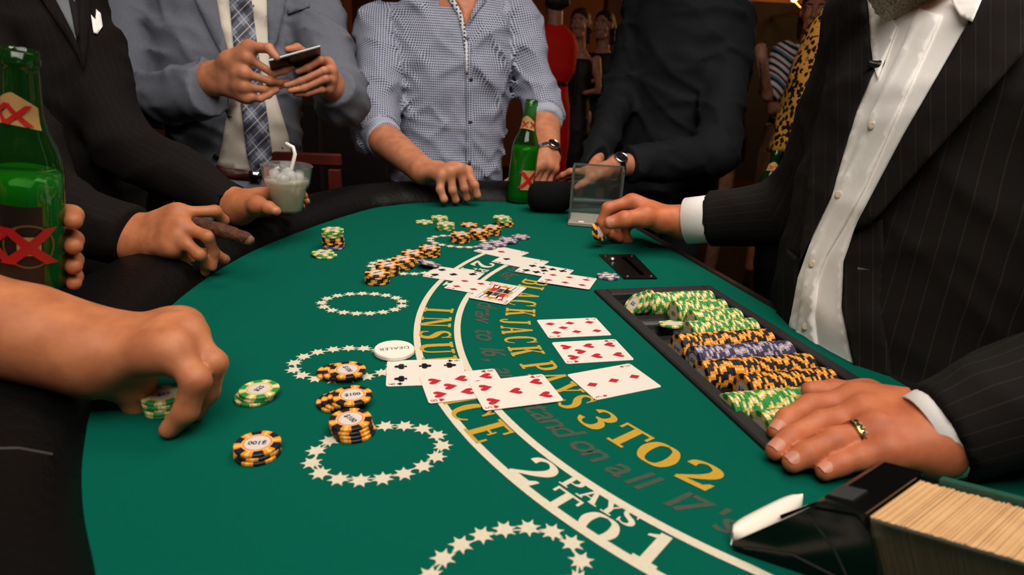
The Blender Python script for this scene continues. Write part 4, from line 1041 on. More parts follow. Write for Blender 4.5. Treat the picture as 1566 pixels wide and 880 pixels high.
# near (left) hand resting flat beside the tray
def tz(L): return [tab(x,y,z) for x, y, z in L]
wr = tab(1418,668,.034); elb = A3([.66,.50,1.085])
mc = tz([(1306,612,.036),(1320,634,.038),(1336,660,.036),(1357,688,.030)])
fg = [tz([(1306,612,.036),(1240,622,.028),(1205,642,.019),(1188,661,.012)]), tz([(1320,634,.038),(1254,648,.029),(1209,672,.019),(1186,690,.012)]),
      tz([(1336,660,.036),(1278,675,.028),(1235,695,.019),(1212,708,.012)]), tz([(1357,688,.030),(1313,700,.023),(1282,711,.016),(1261,722,.011)])]
thumb = tz([(1375,630,.036),(1325,607,.030),(1276,600,.026),(1240,598,.026)])
fr = [(f,(.0128,.0120,.0110,.0094)) for f in fg]; fr[3] = (fg[3],(.0112,.0104,.0096,.0082))
D.hand(hand_blob(wr, mc, fr, thumb, wr*.45+elb*.55, rw=.027, palm=.0150, fore_r=(.030,.034), thr=(.019,.0150,.0128,.0104)), .0021)
# far (right) hand, loosely closed round a few chips
wr2 = at(1040,339,1.255); elb2 = at(1235,322,1.13)
im = at(966,309,1.262); mm = at(972,313,1.292); rm = at(980,320,1.318); pm = at(990,329,1.338)
f2 = [finger(im,[(930,319,-1),(921,340,1),(927,354,1)],(.0135,.0125,.0108,.0090),(.050,.030,.022)), finger(mm,[(930,334,1),(934,358,-1),(947,366,1)],(.012,.011,.0095,.0085),(.05,.031,.024)),
      finger(rm,[(940,342,1),(948,366,-1),(961,372,1)],(.0115,.0105,.009,.008),(.046,.029,.023)), finger(pm,[(955,350,1),(962,372,-1),(974,378,1)],(.0105,.0095,.0085,.0075),(.038,.023,.02))]
th2 = [at(1012,338,1.235), at(986,332,1.212), at(955,336,1.20), at(933,341,1.205)]
D.hand(hand_blob(wr2, [im,mm,rm,pm], f2, th2, wr2*.4+elb2*.6, rw=.025, palm=.0145, fore_r=(.029,.032), thr=(.022,.0180,.0158,.0128)), .0023)
hc = D.loc(-.02,.115,1.475); hf = D.f*.75+np.array([0,0,-.66])-D.l*.12
D.head(hc, hf, HAIRG, res=.0035)
shN, shF = D.loc(.185,-.01,1.345), D.loc(-.185,-.01,1.345)
D.body([(.80,0,.16,.11),(1.0,0,.165,.12),(1.2,0,.17,.105),(1.33,0,.15,.08),(1.38,.0,.07,.06)], [[shN,elb,wr],[shF,elb2,wr2]])
D.legs(TROU, .90)
shirtv, svq = D.garment('shirt', [(.80,-.02,.175,.12),(.93,-.02,.175,.12),(1.10,-.02,.175,.115),(1.25,-.02,.172,.1),(1.32,-.01,.15,.088),(1.385,.015,.078,.074),(1.41,.025,.066,.066)], [], WHITE, .007, waves=(.0025,.07,5,[(0,0,1),(.3,.2,1)]))
def jacketcut(P_, gap):  # jacket front stays open along the shirt
    pass
jk, jvq = D.garment('suit_jacket', [(.74,-.01,.212,.160),(.95,-.002,.212,.163),(1.10,-.004,.215,.154),(1.25,-.010,.218,.136),(1.335,-.012,.19,.105),(1.375,-.02,.115,.078)],
    [([shN, elb, wr*.97+elb*.03],[.088,.072,.050],True), ([shF, elb2, wr2*.76+elb2*.24],[.085,.068,.053],True)], DEAL, .0065, waves=(.0036,.11,8,[(0,0,1),(.5,.5,.4)]))
dt = bvh(jvq)
SH_D = [(1326,-6),(1331,60),(1336,110),(1312,165),(1290,235),(1272,300),(1243,360),(1220,425),(1210,480),(1206,498),(1222,522),(1262,548),(1308,572),(1299,530),(1287,470),(1290,400),(1312,338),(1345,275),(1382,205),(1440,105),(1503,-6)]
drape('shirt_front', SH_D, dt, WHITE, D.root, .016, .014, 9)
PL = [(1404,12),(1378,75),(1345,142),(1316,210),(1290,270),(1262,330),(1240,382),(1227,430),(1221,480),(1216,514),(1224,523),(1252,541),(1248,520),(1244,480),(1250,430),(1265,390),(1292,345),(1322,290),(1355,215),(1388,140),(1420,70),(1440,24)]
drape('placket', PL, dt, WHITE, D.root, .0195, .004, 8)
drape('lapel', [(1503,-6),(1440,105),(1382,205),(1345,275),(1312,338),(1306,352),(1332,343),(1398,268),(1470,188),(1570,75),(1574,-6)], dt, fabric('lapel_wool','#181310',.85,(.017,.0011,'#2a221d')), D.root, .024, .014, 10)
drape('lapel', [(1326,-6),(1331,60),(1336,110),(1312,165),(1290,235),(1272,300),(1243,360),(1222,405),(1232,300),(1246,200),(1268,90),(1286,-6)], dt, fabric('lapel_wool','#181310',.85,(.017,.0011,'#2a221d')), D.root, .023, .014, 10)
drape('jacket_edge', [(1306,352),(1291,400),(1287,470),(1299,530),(1309,574),(1365,580),(1358,530),(1350,470),(1352,400),(1350,335)], dt, DEAL, D.root, .020, .012, 8, taper=([(1306,352),(1291,400),(1287,470),(1299,530),(1309,574)],60))
drape('jacket_edge', [(1224,398),(1212,470),(1206,500),(1186,500),(1190,440),(1204,380)], dt, DEAL, D.root, .020, .012, 8, taper=([(1224,398),(1212,470),(1206,500)],36))
drape('collar', [(1452,-4),(1468,24),(1487,34),(1503,-4)], dt, WHITE, D.root, .030, .003, 6)
drape('collar', [(1326,-4),(1331,40),(1335,96),(1342,122),(1352,95),(1372,42),(1362,20),(1345,-4)], dt, WHITE, D.root, .022, .003, 6)
for x, y in ((1334,192),(1283,298),(1243,404),(1232,500)):
    p, n = surf(dt, x, y, 0)
    if p is not None:
        rv = (p-CP)/np.linalg.norm(p-CP); q = p-rv*.0200; n = n*.4-rv*.6; disc('button', q, n, .0052, .0022, PEARL, D.root)
p, n = surf(dt, 1338, 98, .018)
mb = Blob(.003); t1 = at(1330,97,(p-CP)@CF-.016); t2 = at(1345,101,(p-CP)@CF-.020); t3 = at(1360,94,(p-CP)@CF-.020); mb.rc(t1,t2,.0045,.0060); mb.rc(t2,t3,.0055,.0075); form('clip_microphone', mb, .0015, BLACKP, D.root)
pk, n = surf(dt, 1312, 411, 0); pk2, _ = surf(dt, 1330, 413, 0); pk = pk-(pk-CP)*.028; pk2 = pk2-(pk2-CP)*.022
MB().tube([pk,(pk+pk2)/2,pk2],[.0020,.0011,.0005],6).obj('pin', STEEL, D.root)
# cuffs, bracelet, ring, nails
ax1 = wr-elb; ax1 /= np.linalg.norm(ax1); ax2 = wr2-elb2; ax2 /= np.linalg.norm(ax2)
D.cuff(wr*.94+elb*.06, ax1, .043, .040, .021, WHITE)
D.cuff(wr2*.68+elb2*.32, ax2, .047, .046, .060, WHITE)
b = MB(); c = wr2+ax2*.004
for k in range(14):
    t = 2*math.pi*k/14; x = np.cross(ax2,(0,0,1)); x /= np.linalg.norm(x); y = np.cross(ax2,x); q = c+x*.031*math.cos(t)+y*.029*math.sin(t); b.box(q,.0045,.0062,.0022, X=ax2, Y=-x*math.sin(t)+y*math.cos(t), Z=x*math.cos(t)+y*math.sin(t), bev=.0008)
b.obj('bracelet', GOLDM, D.root)
ra, rb = fg[2][0], fg[2][1]; rn = rb-ra; rn /= np.linalg.norm(rn); rc_ = ra+(rb-ra)*.46
ro = MB().lathe([(.0130,-.0052),(.0144,-.0046),(.0149,0),(.0144,.0046),(.0130,.0052),(.0118,.0046),(.0118,-.0046),(.0130,-.0052)], rc_, 28, rn, caps=False).obj('wedding_ring', GOLDM, D.root, True)
for k in range(-2,3):
    u_ = np.array([0,0,1.0]); u_ = u_-rn*(u_@rn); u_ /= np.linalg.norm(u_); x = np.cross(rn,u_); t = .30*k-.5; MB().box(rc_+(u_*math.cos(t)+x*math.sin(t))*.0149,.0020,.0019,.0008, X=rn, Y=np.cross(rn,u_)).obj('stone', mat('diamond','#f2f2f2',.05,1.0), ro)
upv = np.array([-.25,-.25,1.0])
for f in fg: nail(f[3], f[2], upv, .0096 if f is not fg[3] else .0084, NAILM, D.b, .012)
nail(th2[3], th2[2], np.array([-.15,-1,.35]), .0130, NAILM, D.b, .015)
# the beard on the bowed chin
bb = Blob(.02); ch = at(1382,-4,(surf(dt,1440,60)[0]-CP)@CF-.02)
bb.rc(at(1362,-20,.80), at(1412,-20,.79), .028,.028); bb.rc(at(1374,12,.80), at(1400,12,.79), .020,.020); form('beard', bb, .0035, HAIRG, D.root, waves=(.0022,.011,4))
for j, (x, y, zz) in enumerate(((908,352,.012),(911,360,.010),(916,366,.008))):
    M = Matrix.Translation(Vector(at(x+4,y-3,1.285)))@Matrix.Rotation(1.15,4,'Y')@Matrix.Rotation(.5,4,'X')@Matrix.Rotation(j*1.3,4,'Z')
    M.translation = Vector(at(914,355,1.27))+Vector((M.col[2][0],M.col[2][1],M.col[2][2]))*(j-1)*CTH
    chip('black', M, ["leftmost","middle","rightmost"][j]+" of three black chips held in the dealer's far fingers", 'chips in the dealer\'s far hand')
# ================================================================== man in the blue-grey suit with a phone
S = Person('man in blue-grey suit and plaid tie typing on a phone with both hands', (-.85,1.90), (.30,-.95), 'fair')
eR, wR = at(182,160,1.66), at(326,120,1.50); sR = at(196,14,1.74)
eL, wL = at(522,150,1.70), at(506,130,1.60); sL = at(474,6,1.84)
# right hand (left in the picture)
m0 = [at(378,88,1.445), at(374,112,1.45), at(374,133,1.462), at(378,149,1.478)]
F0 = [finger(m0[0],[(418,113,-1),(436,108,1),(447,103,1)],L=(.052,.026,.021)), finger(m0[1],[(412,124,-1),(428,126,1),(440,124,1)]), finger(m0[2],[(405,137,-1),(420,134,1),(434,130,1)]), finger(m0[3],[(398,151,-1),(410,146,1),(424,138,1)],(.0088,.008,.007,.006),(.035,.022,.019))]
t0 = [at(350,92,1.46), at(381,72,1.445), at(411,74,1.43), at(423,88,1.425)]
S.hand(hand_blob(wR, m0, F0, t0, wR*.5+eR*.5, rw=.025, palm=.0140, fore_r=(.027,.030)), .0025)
# left hand
m1 = [at(501,97,1.535), at(505,108,1.54), at(504,121,1.545), at(499,135,1.55)]
F1 = [finger(m1[0],[(490,92,-1),(470,104,-1),(455,110,-1)],L=(.04,.028,.024)), finger(m1[1],[(496,108,-1),(460,124,-1),(438,131,-1)],L=(.045,.034,.028)), finger(m1[2],[(498,121,-1),(465,135,-1),(444,139,-1)],L=(.042,.032,.026)), finger(m1[3],[(492,137,-1),(470,143,-1),(452,144,-1)],(.0088,.0082,.0075,.0065),(.034,.026,.022))]
t1_ = [at(492,112,1.56), at(474,88,1.53), at(455,74,1.505), at(440,76,1.485)]
S.hand(hand_blob(wL, m1, F1, t1_, wL*.5+eL*.5, rw=.024, palm=.0135, fore_r=(.027,.030)), .0025)
S.head(S.loc(0,.03,1.68), S.f*.8+np.array([0,0,-.5]), HAIRD)
S.body([(.80,0,.14,.09),(1.0,0,.14,.09),(1.25,0,.16,.09),(1.42,0,.14,.07),(1.5,0,.06,.05)], [[sR,eR,wR],[sL,eL,wL]])
S.legs(GREY, .95)
_, gvq = S.garment('suit_jacket', [(.78,-.01,.205,.145),(.92,-.005,.20,.145),(1.08,0,.192,.140),(1.25,0,.205,.138),(1.38,-.01,.195,.115),(1.45,-.02,.12,.08)],
   [([sR,eR,at(325,137,1.515)],[.088,.074,.066],True), ([sL,eL,wL*.9+eL*.1],[.085,.068,.058],True)], GREY, .007, waves=(.0090,.09,21,[(0,0,1),(.8,.3,.5)]))
gt = bvh(gvq)
drape('shirt_front', [(334,-78),(326,-34),(330,-6),(338,40),(347,72),(352,110),(348,170),(340,215),(332,252),(345,257),(380,262),(430,258),(446,238),(441,208),(428,165),(414,120),(410,60),(408,-6),(412,-34),(404,-78)], gt, WHITE2, S.root, .004, .003, 9)
TIE = mat('plaid_tie','#555a6e',.7); nt, b = nodes(TIE); u, v = cuv(nt); u = mth(nt,'ADD',u,5.0); v = mth(nt,'ADD',v,5.0); a_ = mth(nt,'ADD',u,mth(nt,'MULTIPLY',v,1.0)); c_ = mth(nt,'SUBTRACT',u,mth(nt,'MULTIPLY',v,.8))
s1 = stripe(nt,a_,.070,.034); s2 = stripe(nt,c_,.062,.030); l1 = stripe(nt,mth(nt,'ADD',a_,.018),.035,.0030); l2 = stripe(nt,mth(nt,'ADD',c_,.016),.062,.0030)
cc = mixc(nt, mth(nt,'MULTIPLY',s1,.8), srgb('#7b8496'), srgb('#3a3947')); cc = mixc(nt, mth(nt,'MULTIPLY',s2,.65), cc, srgb('#24222e')); cc = mixc(nt, mth(nt,'MAXIMUM',l1,l2), cc, srgb('#b9b2b4')); nt.links.new(cc, b.inputs['Base Color'])
drape('tie', [(356,-76),(352,-50),(350,-6),(354,40),(358,80),(364,130),(372,190),(378,240),(384,262),(396,272),(410,262),(418,246),(412,200),(405,150),(398,100),(391,50),(384,-6),(384,-50),(382,-76)], gt, TIE, S.root, .010, .004, 8)
drape('lapel', [(320,-84),(290,-50),(296,-6),(312,30),(328,62),(344,92),(348,74),(338,40),(330,-6),(326,-34),(334,-78)], gt, GREY, S.root, .012, .004, 8)
drape('lapel', [(416,-84),(404,-78),(412,-34),(408,-6),(410,50),(413,84),(424,60),(433,20),(438,-6),(446,-50)], gt, GREY, S.root, .011, .004, 8)
drape('belt', [(331,252),(332,272),(384,276),(384,261),(345,257)], gt, BELT, S.root, .008, .004, 7); drape('belt', [(405,262),(405,275),(432,270),(446,238),(430,257)], gt, BELT, S.root, .007, .004, 7)
drape('buckle', [(381,262),(381,278),(399,279),(399,263)], gt, STEEL, S.root, .016, .003, 6)
drape('trouser_front', [(330,273),(330,300),(420,306),(436,272),(400,276)], gt, fabric('light_grey_trousers','#8d8f99'), S.root, .004, .003, 9)
drape('breast_pocket', [(438,14),(440,22),(474,10),(473,2)], gt, GREY, S.root, .008, .003, 6)
for x, y in ((349,168),(352,176),(331,240)):
    p, n = surf(gt, x, y, .002)
    if p is not None: disc('button', p, n, .0085, .004, BLACKP, S.root)
S.cuff(at(305,140,1.53), at(325,137,1.515)-eR, .050, .048, .04, WHITE2)
nail(F1[1][0][3],F1[1][0][2],np.array([-.1,-1,.5]),.0068,NAILM,S.b,.009); nail(F1[0][0][3],F1[0][0][2],np.array([-.1,-1,.5]),.0068,NAILM,S.b,.009)
S.cuff(S.loc(0,.012,1.44), S.f*.15+np.array([0,0,1.0]), .080, .066, .05, WHITE2, 'shirt_collar')
# the phone
pc = at(452,91,1.468); e1 = at(486,80,1.46)-at(419,99,1.43); e1 /= np.linalg.norm(e1); vdir = pc-CP; vdir /= np.linalg.norm(vdir)
e2 = np.cross(np.array([0,0,1.0]),e1); e2 /= np.linalg.norm(e2); e2 = e2*.90+np.array([0,0,-.46]); e2 = e2-e1*(e2@e1); e2 /= np.linalg.norm(e2); e3 = np.cross(e1,e2)
ph = empty('mobile_phone', pc, 'thin black mobile phone with silver edge held by the grey-suited man', 'phone')
MB().box(pc,.060,.033,.0042, X=e1, Y=e2, Z=e3, bev=.0015).obj('body', mat('phone_black','#111013',.25), ph)
MB().box(pc+e3*.0005,.0607,.0337,.0026, X=e1, Y=e2, Z=e3, bev=.001).obj('metal_frame', mat('phone_silver','#6f7170',.4,1.0), ph)
MB().box(pc+e3*.0045,.052,.030,.0004, X=e1, Y=e2, Z=e3).obj('screen', mat('phone_screen','#05060a',.05), ph)

# ================================================================== man in the checked shirt
N_ = Person('man in navy and white checked shirt with rolled sleeves, hand on the rail', (-.235,2.12), (.06,-1), 'fair')
sA, eA, wA = at(580,46,1.98), at(574,202,1.86), at(650,262,1.62)
sB, eB, wB = at(795,38,2.05), at(832,172,2.02), at(838,238,1.84)
mA = [at(714,263,1.585), at(702,259,1.565), at(689,262,1.555), at(675,268,1.555)]
FA = [finger(mA[0],[(726,283,-1),(730,299,1),(728,303,1)],L=(.044,.028,.022)), finger(mA[1],[(710,288,-1),(714,303,1),(712,306,1)],L=(.046,.03,.022)), finger(mA[2],[(692,291,-1),(697,306,1),(695,308,1)],L=(.044,.028,.02)), finger(mA[3],[(673,290,-1),(679,305,1),(678,307,1)],(.0095,.009,.008,.007),(.036,.022,.018))]
tA = [at(668,262,1.60), at(690,270,1.62), at(712,282,1.62), at(724,294,1.60)]
N_.hand(hand_blob(wA, mA, FA, tA, wA*.12+eA*.88, rw=.026, palm=.0150, fr=1.12, fore_r=(.030,.045)), .0026)
mB = [at(822,255,1.795), at(830,252,1.80), at(839,254,1.81), at(847,258,1.825)]
FB = [finger(mB[0],[(812,275,-1),(808,287,-1),(806,294,1)]), finger(mB[1],[(820,278,-1),(816,292,-1),(812,300,1)]), finger(mB[2],[(830,278,-1),(827,293,-1),(822,301,1)]), finger(mB[3],[(840,278,-1),(838,291,-1),(834,299,1)],(.0088,.008,.007,.006),(.035,.022,.019))]
tB = [at(826,250,1.83), at(808,258,1.83), at(786,272,1.80), at(773,280,1.785)]
N_.hand(hand_blob(wB, mB, FB, tB, wB*.12+eB*.88, rw=.024, palm=.0135, fore_r=(.028,.040)), .0026)
N_.head(N_.loc(0,.02,1.66), N_.f+np.array([0,0,-.3]), HAIRB)
N_.body([(.80,0,.14,.09),(1.0,0,.14,.09),(1.25,0,.15,.09),(1.38,.0,.14,.075),(1.44,.01,.066,.06),(1.50,.015,.06,.058)], [[sA,eA,wA],[sB,eB,wB]])
N_.legs(JEAN, .93)
_, nvq = N_.garment('checked_shirt', [(.78,.01,.185,.135),(.95,.005,.18,.135),(1.10,0,.185,.130),(1.25,.0,.20,.130),(1.36,-.01,.205,.108),(1.43,-.015,.15,.085),(1.48,-.02,.085,.07)],
   [([sA,eA,eA*.86+wA*.14],[.078,.066,.058],True), ([sB,eB,eB*.84+wB*.16],[.074,.062,.056],True)], CHECK, .0062, waves=(.0085,.085,33,[(.9,.1,.8),(-.7,.1,.9),(.3,0,1)]))
nt_ = bvh(nvq)
drape('placket', [(711,66),(712,120),(713,180),(712,240),(712,300),(722,300),(722,240),(723,180),(722,120),(721,66)], nt_, CHECK, N_.root, .004, .003, 7)
drape('placket_trim', [(656,-50),(682,-6),(700,22),(707,50),(711,80),(712,112),(716,112),(716,78),(713,48),(706,18),(692,-6),(670,-52)], nt_, BIGCHK, N_.root, .006, .003, 6)
drape('neck_opening', [(668,-52),(690,-6),(704,14),(712,42),(722,20),(733,-6),(762,-52)], nt_, SKIN['fair'], N_.root, .002, .002, 6)
drape('collar', [(716,40),(724,26),(740,6),(748,-6),(778,-48),(760,-52),(733,-6),(722,18)], nt_, CHECK, N_.root, .009, .003, 6)
for x, y in ((714,60),(720,122),(719,187),(717,250)):
    p, n = surf(nt_, x, y, .005)
    if p is not None: disc('button', p, n, .0058, .003, BTN, N_.root)
dA = wA-eA; dA /= np.linalg.norm(dA); dB = wB-eB; dB /= np.linalg.norm(dB)
for c, d, n in ((eA,dA,.03),(eB,dB,.02)):
    bl = Blob(.01); bl.rc(c+d*n, c+d*(n+.035), .060, .057)
    o, _ = form('rolled_cuff', bl, .0055, CHECKIN, N_.root, waves=(.0018,.03,6), uv=[(c,c+d*.1,.057)], cut=lambda X,Y,Z,c=c,d=d,n=n: np.maximum((n-.022)-((X-c[0])*d[0]+(Y-c[1])*d[1]+(Z-c[2])*d[2]), ((X-c[0])*d[0]+(Y-c[1])*d[1]+(Z-c[2])*d[2])-(n+.052)))
def watch(P, c, ax, r, face_dir, fr=.019, strap=None, nm='wristwatch'):
    ax = A3(ax)/np.linalg.norm(ax); x = A3(face_dir); x = x-ax*(x@ax); x /= np.linalg.norm(x); y = np.cross(ax,x)
    b = MB()
    for k in range(20):
        t = 2*math.pi*k/20
        b.box(c+x*r*math.cos(t)+y*r*math.sin(t), .0100,.0058,.0028, X=ax, Y=-x*math.sin(t)+y*math.cos(t), Z=x*math.cos(t)+y*math.sin(t), bev=.0007)
    o = b.obj(nm, strap or STEEL, P.root)
    MB().lathe([(fr,-.004),(fr*1.03,.0),(fr,.004),(fr*.86,.0055),(fr*.84,.0042)], c+x*(r+.003), 26, x).obj('case', STEEL, o, True)
    MB().lathe([(fr*.84,.0),(fr*.84,.0044)], c+x*(r+.003), 26, x).obj('dial', mat('watch_dial','#15171c',.2), o)
    for a, L in ((.4,.6),(2.2,.75)): q = c+x*(r+.0076); e = ax*math.cos(a)+y*math.sin(a); MB().box(q+e*fr*L*.4, fr*L*.42,.0009,.0003, X=e, Y=np.cross(x,e), Z=x).obj('watch_hand', STEEL, o)
watch(N_, wB+dB*-.002, dB, .0375, np.array([.30,-.8,.45]), .018)

# ================================================================== man in the dark pinstripe suit with drink and cigar
Q_ = Person('man in dark pinstripe suit holding a cigar and a plastic cup', (-1.03,1.30), (.78,-.62), 'tan')
sC, eC, wC = at(-70,60,1.08), at(60,318,.99), at(206,364,.985)
sE, eE, wE = at(118,72,1.29), at(192,224,1.26), at(368,318,1.16)
mC = [at(272,326,.965), at(279,346,.955), at(274,363,.95), at(264,379,.95)]
FC = [finger(mC[0],[(329,323,-1),(342,337,1),(343,345,1)],L=(.050,.027,.02)), finger(mC[1],[(318,362,-1),(327,386,1),(325,409,1)],L=(.046,.03,.024)), finger(mC[2],[(305,390,-1),(316,404,1),(313,418,1)],L=(.042,.027,.022)), finger(mC[3],[(285,398,1),(297,408,1),(306,412,1)],(.009,.0082,.0075,.0065),(.034,.022,.018))]
tC = [at(246,385,.985), at(290,392,1.0), at(326,390,1.0), at(344,397,1.0)]
Q_.hand(hand_blob(wC, mC, FC, tC, wC*.5+eC*.5, rw=.025, palm=.0140, fore_r=(.027,.028)), .0023)
mE = [at(398,300,1.165), at(404,304,1.19), at(404,312,1.21), at(398,320,1.225)]
FE = [finger(mE[0],[(432,283,1),(458,290,1),(466,300,-1)],L=(.046,.028,.024)), finger(mE[1],[(436,296,1),(460,300,-1),(469,308,-1)],L=(.046,.030,.024)), finger(mE[2],[(434,310,1),(456,312,-1),(462,316,-1)]), finger(mE[3],[(425,322,1),(440,324,-1),(448,324,-1)],(.009,.0082,.0075,.0065),(.034,.022,.018))]
tE = [at(380,316,1.14), at(394,314,1.115), at(411,318,1.10), at(423,323,1.097)]
Q_.hand(hand_blob(wE, mE, FE, tE, wE*.5+eE*.5, rw=.023, palm=.0130, fore_r=(.025,.024)), .0024)
Q_.head(Q_.loc(0,.03,1.66), Q_.f*.9+np.array([0,0,-.35]), HAIRD)
Q_.body([(.80,0,.14,.09),(1.0,0,.15,.09),(1.25,0,.16,.09),(1.40,0,.14,.07),(1.48,0,.06,.05)], [[sC,eC,wC],[sE,eE,wE]])
Q_.legs(PIN, .93)
_, pvq = Q_.garment('suit_jacket', [(.78,0,.215,.15),(.95,0,.21,.148),(1.1,0,.205,.14),(1.25,0,.215,.14),(1.37,-.01,.20,.115),(1.44,-.02,.12,.08)],
   [([sC,eC,wC*.99+eC*.01],[.085,.064,.048],True), ([sE,eE,wE*.95+eE*.05],[.074,.056,.043],True)], PIN, .0075, waves=(.0070,.10,41,[(0,0,1),(.6,.4,.5)]))
pt = bvh(pvq)
drape('shirt_front', [(58,-70),(82,-6),(96,20),(112,52),(117,64),(120,50),(116,20),(114,-6),(112,-70)], pt, fabric('grey_shirt','#6c6f74'), Q_.root, .003, .003, 7)
drape('tie', [(92,-70),(104,-6),(110,24),(117,62),(121,50),(120,20),(119,-6),(114,-70)], pt, fabric('dark_tie','#1a1718'), Q_.root, .006, .003, 6)
drape('lapel', [(30,-72),(60,-6),(84,30),(104,60),(122,92),(128,110),(120,70),(100,30),(82,-6),(58,-70)], pt, PIN, Q_.root, .010, .005, 8)
drape('lapel', [(119,-6),(121,40),(121,80),(128,108),(134,60),(138,20),(136,-6)], pt, PIN, Q_.root, .008, .005, 8)
drape('pocket_square', [(139,22),(143,50),(149,52),(157,40),(154,20),(147,14),(146,30)], pt, WHITE, Q_.root, .006, .003, 5)
nail(tE[3],tE[2],np.array([-.1,-1,.25]),.0083,NAILM,Q_.b); nail(tC[3],tC[2],np.array([.6,-1,.3]),.0075,NAILM,Q_.b)
Q_.cuff(Q_.loc(0,.012,1.425), Q_.f*.15+np.array([0,0,1.0]), .080, .066, .05, fabric('grey_shirt','#6c6f74'), 'shirt_collar')
# cigar
ca_, cb_ = at(300,341,.962), at(377,366,.945); cg = empty('cigar', (ca_+cb_)/2, 'brown half-smoked cigar between the fingers of the pinstripe-suited man', 'cigar')
CIG = mat('cigar_leaf','#5a3219',.8,noise=(90,1.0,'#3a1d0e'),bump=(160,.8,.003)); bl = Blob(.004); bl.chain([ca_,ca_*.5+cb_*.5,cb_],[.0100,.0112,.0100]); form('wrapper', bl, .002, CIG, cg, waves=(.0013,.016,2))
MB().tube([cb_-(cb_-ca_)*.03,cb_+(cb_-ca_)*.05,cb_+(cb_-ca_)*.11],[.0098,.0085,.006],12).obj('ash_tip', mat('cigar_tip','#6b4a33',.95,noise=(200,.9,'#8a6a50')), cg, True)
# plastic cup of iced drink
up_ = np.array([.05,-.02,1.0]); up_ /= np.linalg.norm(up_); cb = at(440,322,1.155); cup = empty('plastic_cup', cb, 'clear plastic cup of pale iced drink with a straw held over the rail', 'cup')
CUPM = glass_mat('clear_plastic',(.95,.95,.95,1),(.7,.7,.7,1),.10); LIQ = glass_mat('pale_drink',(.93,.9,.8,1),(.90,.83,.68,1),.88); ICE = glass_mat('ice',(.96,.96,.96,1),(.95,.94,.92,1),.55)
MB().lathe([(.022,.0),(.026,.002),(.0345,.045),(.0405,.052),(.0445,.082),(.046,.083),(.0438,.084),(.0395,.053),(.0335,.046),(.0252,.0035),(.01,.003)], cb, 36, up_).obj('cup_wall', CUPM, cup, True)
MB().lathe([(.0248,.004),(.033,.045),(.0385,.0535),(.039,.058),(.012,.059)], cb, 32, up_).obj('drink', LIQ, cup, True)
for i in range(9):
    r = random.uniform(.004,.024); t = i*2.4; X = rng.normal(size=3); X /= np.linalg.norm(X); Y = np.cross(X,rng.normal(size=3)); Y /= np.linalg.norm(Y)
    MB().box(cb+up_*(.058+random.uniform(0,.008))+np.array([r*math.cos(t),r*math.sin(t),0]), .010,.009,.008, X=X, Y=Y, Z=np.cross(X,Y), bev=.003).obj('ice_cube', ICE, cup, True)
MB().tube([cb+up_*.045+np.array([-.006,.02,0]), cb+up_*.10+np.array([.006,.028,0]), cb+up_*.112+np.array([.002,.03,0]), cb+up_*.118+np.array([-.012,.032,0])], .0035, 10).obj('straw', mat('straw_white','#e6ded6',.4), cup, True)

# ================================================================== man in the black shirt
K = Person('man in black shirt with rolled sleeve and wristwatch at the far end', (.56,2.40), (-.62,-.78), 'fair')
sK, eK, wK = at(1118,40,2.20), at(1092,238,2.06), at(940,256,1.90)
sJ, eJ, wJ = at(985,10,2.36), at(950,140,2.30), at(905,262,1.98)
mK = [at(898,262,1.83), at(896,268,1.85), at(896,272,1.87), at(898,275,1.89)]
FK = [finger(mK[0],[(872,262,1),(860,268,1),(852,273,1)]), finger(mK[1],[(870,268,1),(858,274,1),(850,278,1)]), finger(mK[2],[(872,274,1),(860,279,1),(853,282,1)]), finger(mK[3],[(876,279,1),(866,283,1),(860,285,1)],(.009,.008,.007,.006),(.035,.022,.018))]
tK = [at(925,264,1.84), at(905,272,1.81), at(890,282,1.80), at(880,288,1.80)]
K.hand(hand_blob(wK, mK, FK, tK, wK*.2+eK*.8, rw=.025, palm=.014, fore_r=(.029,.042)), .003)
K.head(K.loc(0,.02,1.74), K.f+np.array([0,0,-.3]), HAIRD)
K.body([(.80,0,.15,.1),(1.0,0,.16,.1),(1.25,0,.17,.1),(1.42,0,.15,.08),(1.55,0,.06,.05)], [[sK,eK,wK],[sJ,eJ,wJ]])
K.legs(TROU, .95)
_, kvq = K.garment('black_shirt', [(.78,0,.20,.16),(.95,0,.20,.165),(1.10,0,.20,.158),(1.28,0,.21,.145),(1.46,-.01,.20,.115),(1.58,-.02,.12,.09)],
   [([sK,eK,eK*.12+wK*.88],[.084,.074,.058],True), ([sJ,eJ,wJ],[.08,.066,.045],True)], BLKSH, .008, waves=(.0090,.10,55,[(0,0,1),(.6,.6,.6)]), zax=(.7,1.5))
kt = bvh(kvq)
for x, y in ((952,22),(938,60)):
    p, n = surf(kt, x, y, .001)
    if p is not None: disc('button', p, n, .006, .003, BTN, K.root)
dK = wK-eK; dK /= np.linalg.norm(dK); watch(K, wK-dK*.004, dK, .0375, np.array([-.3,-.75,.62]), .021)

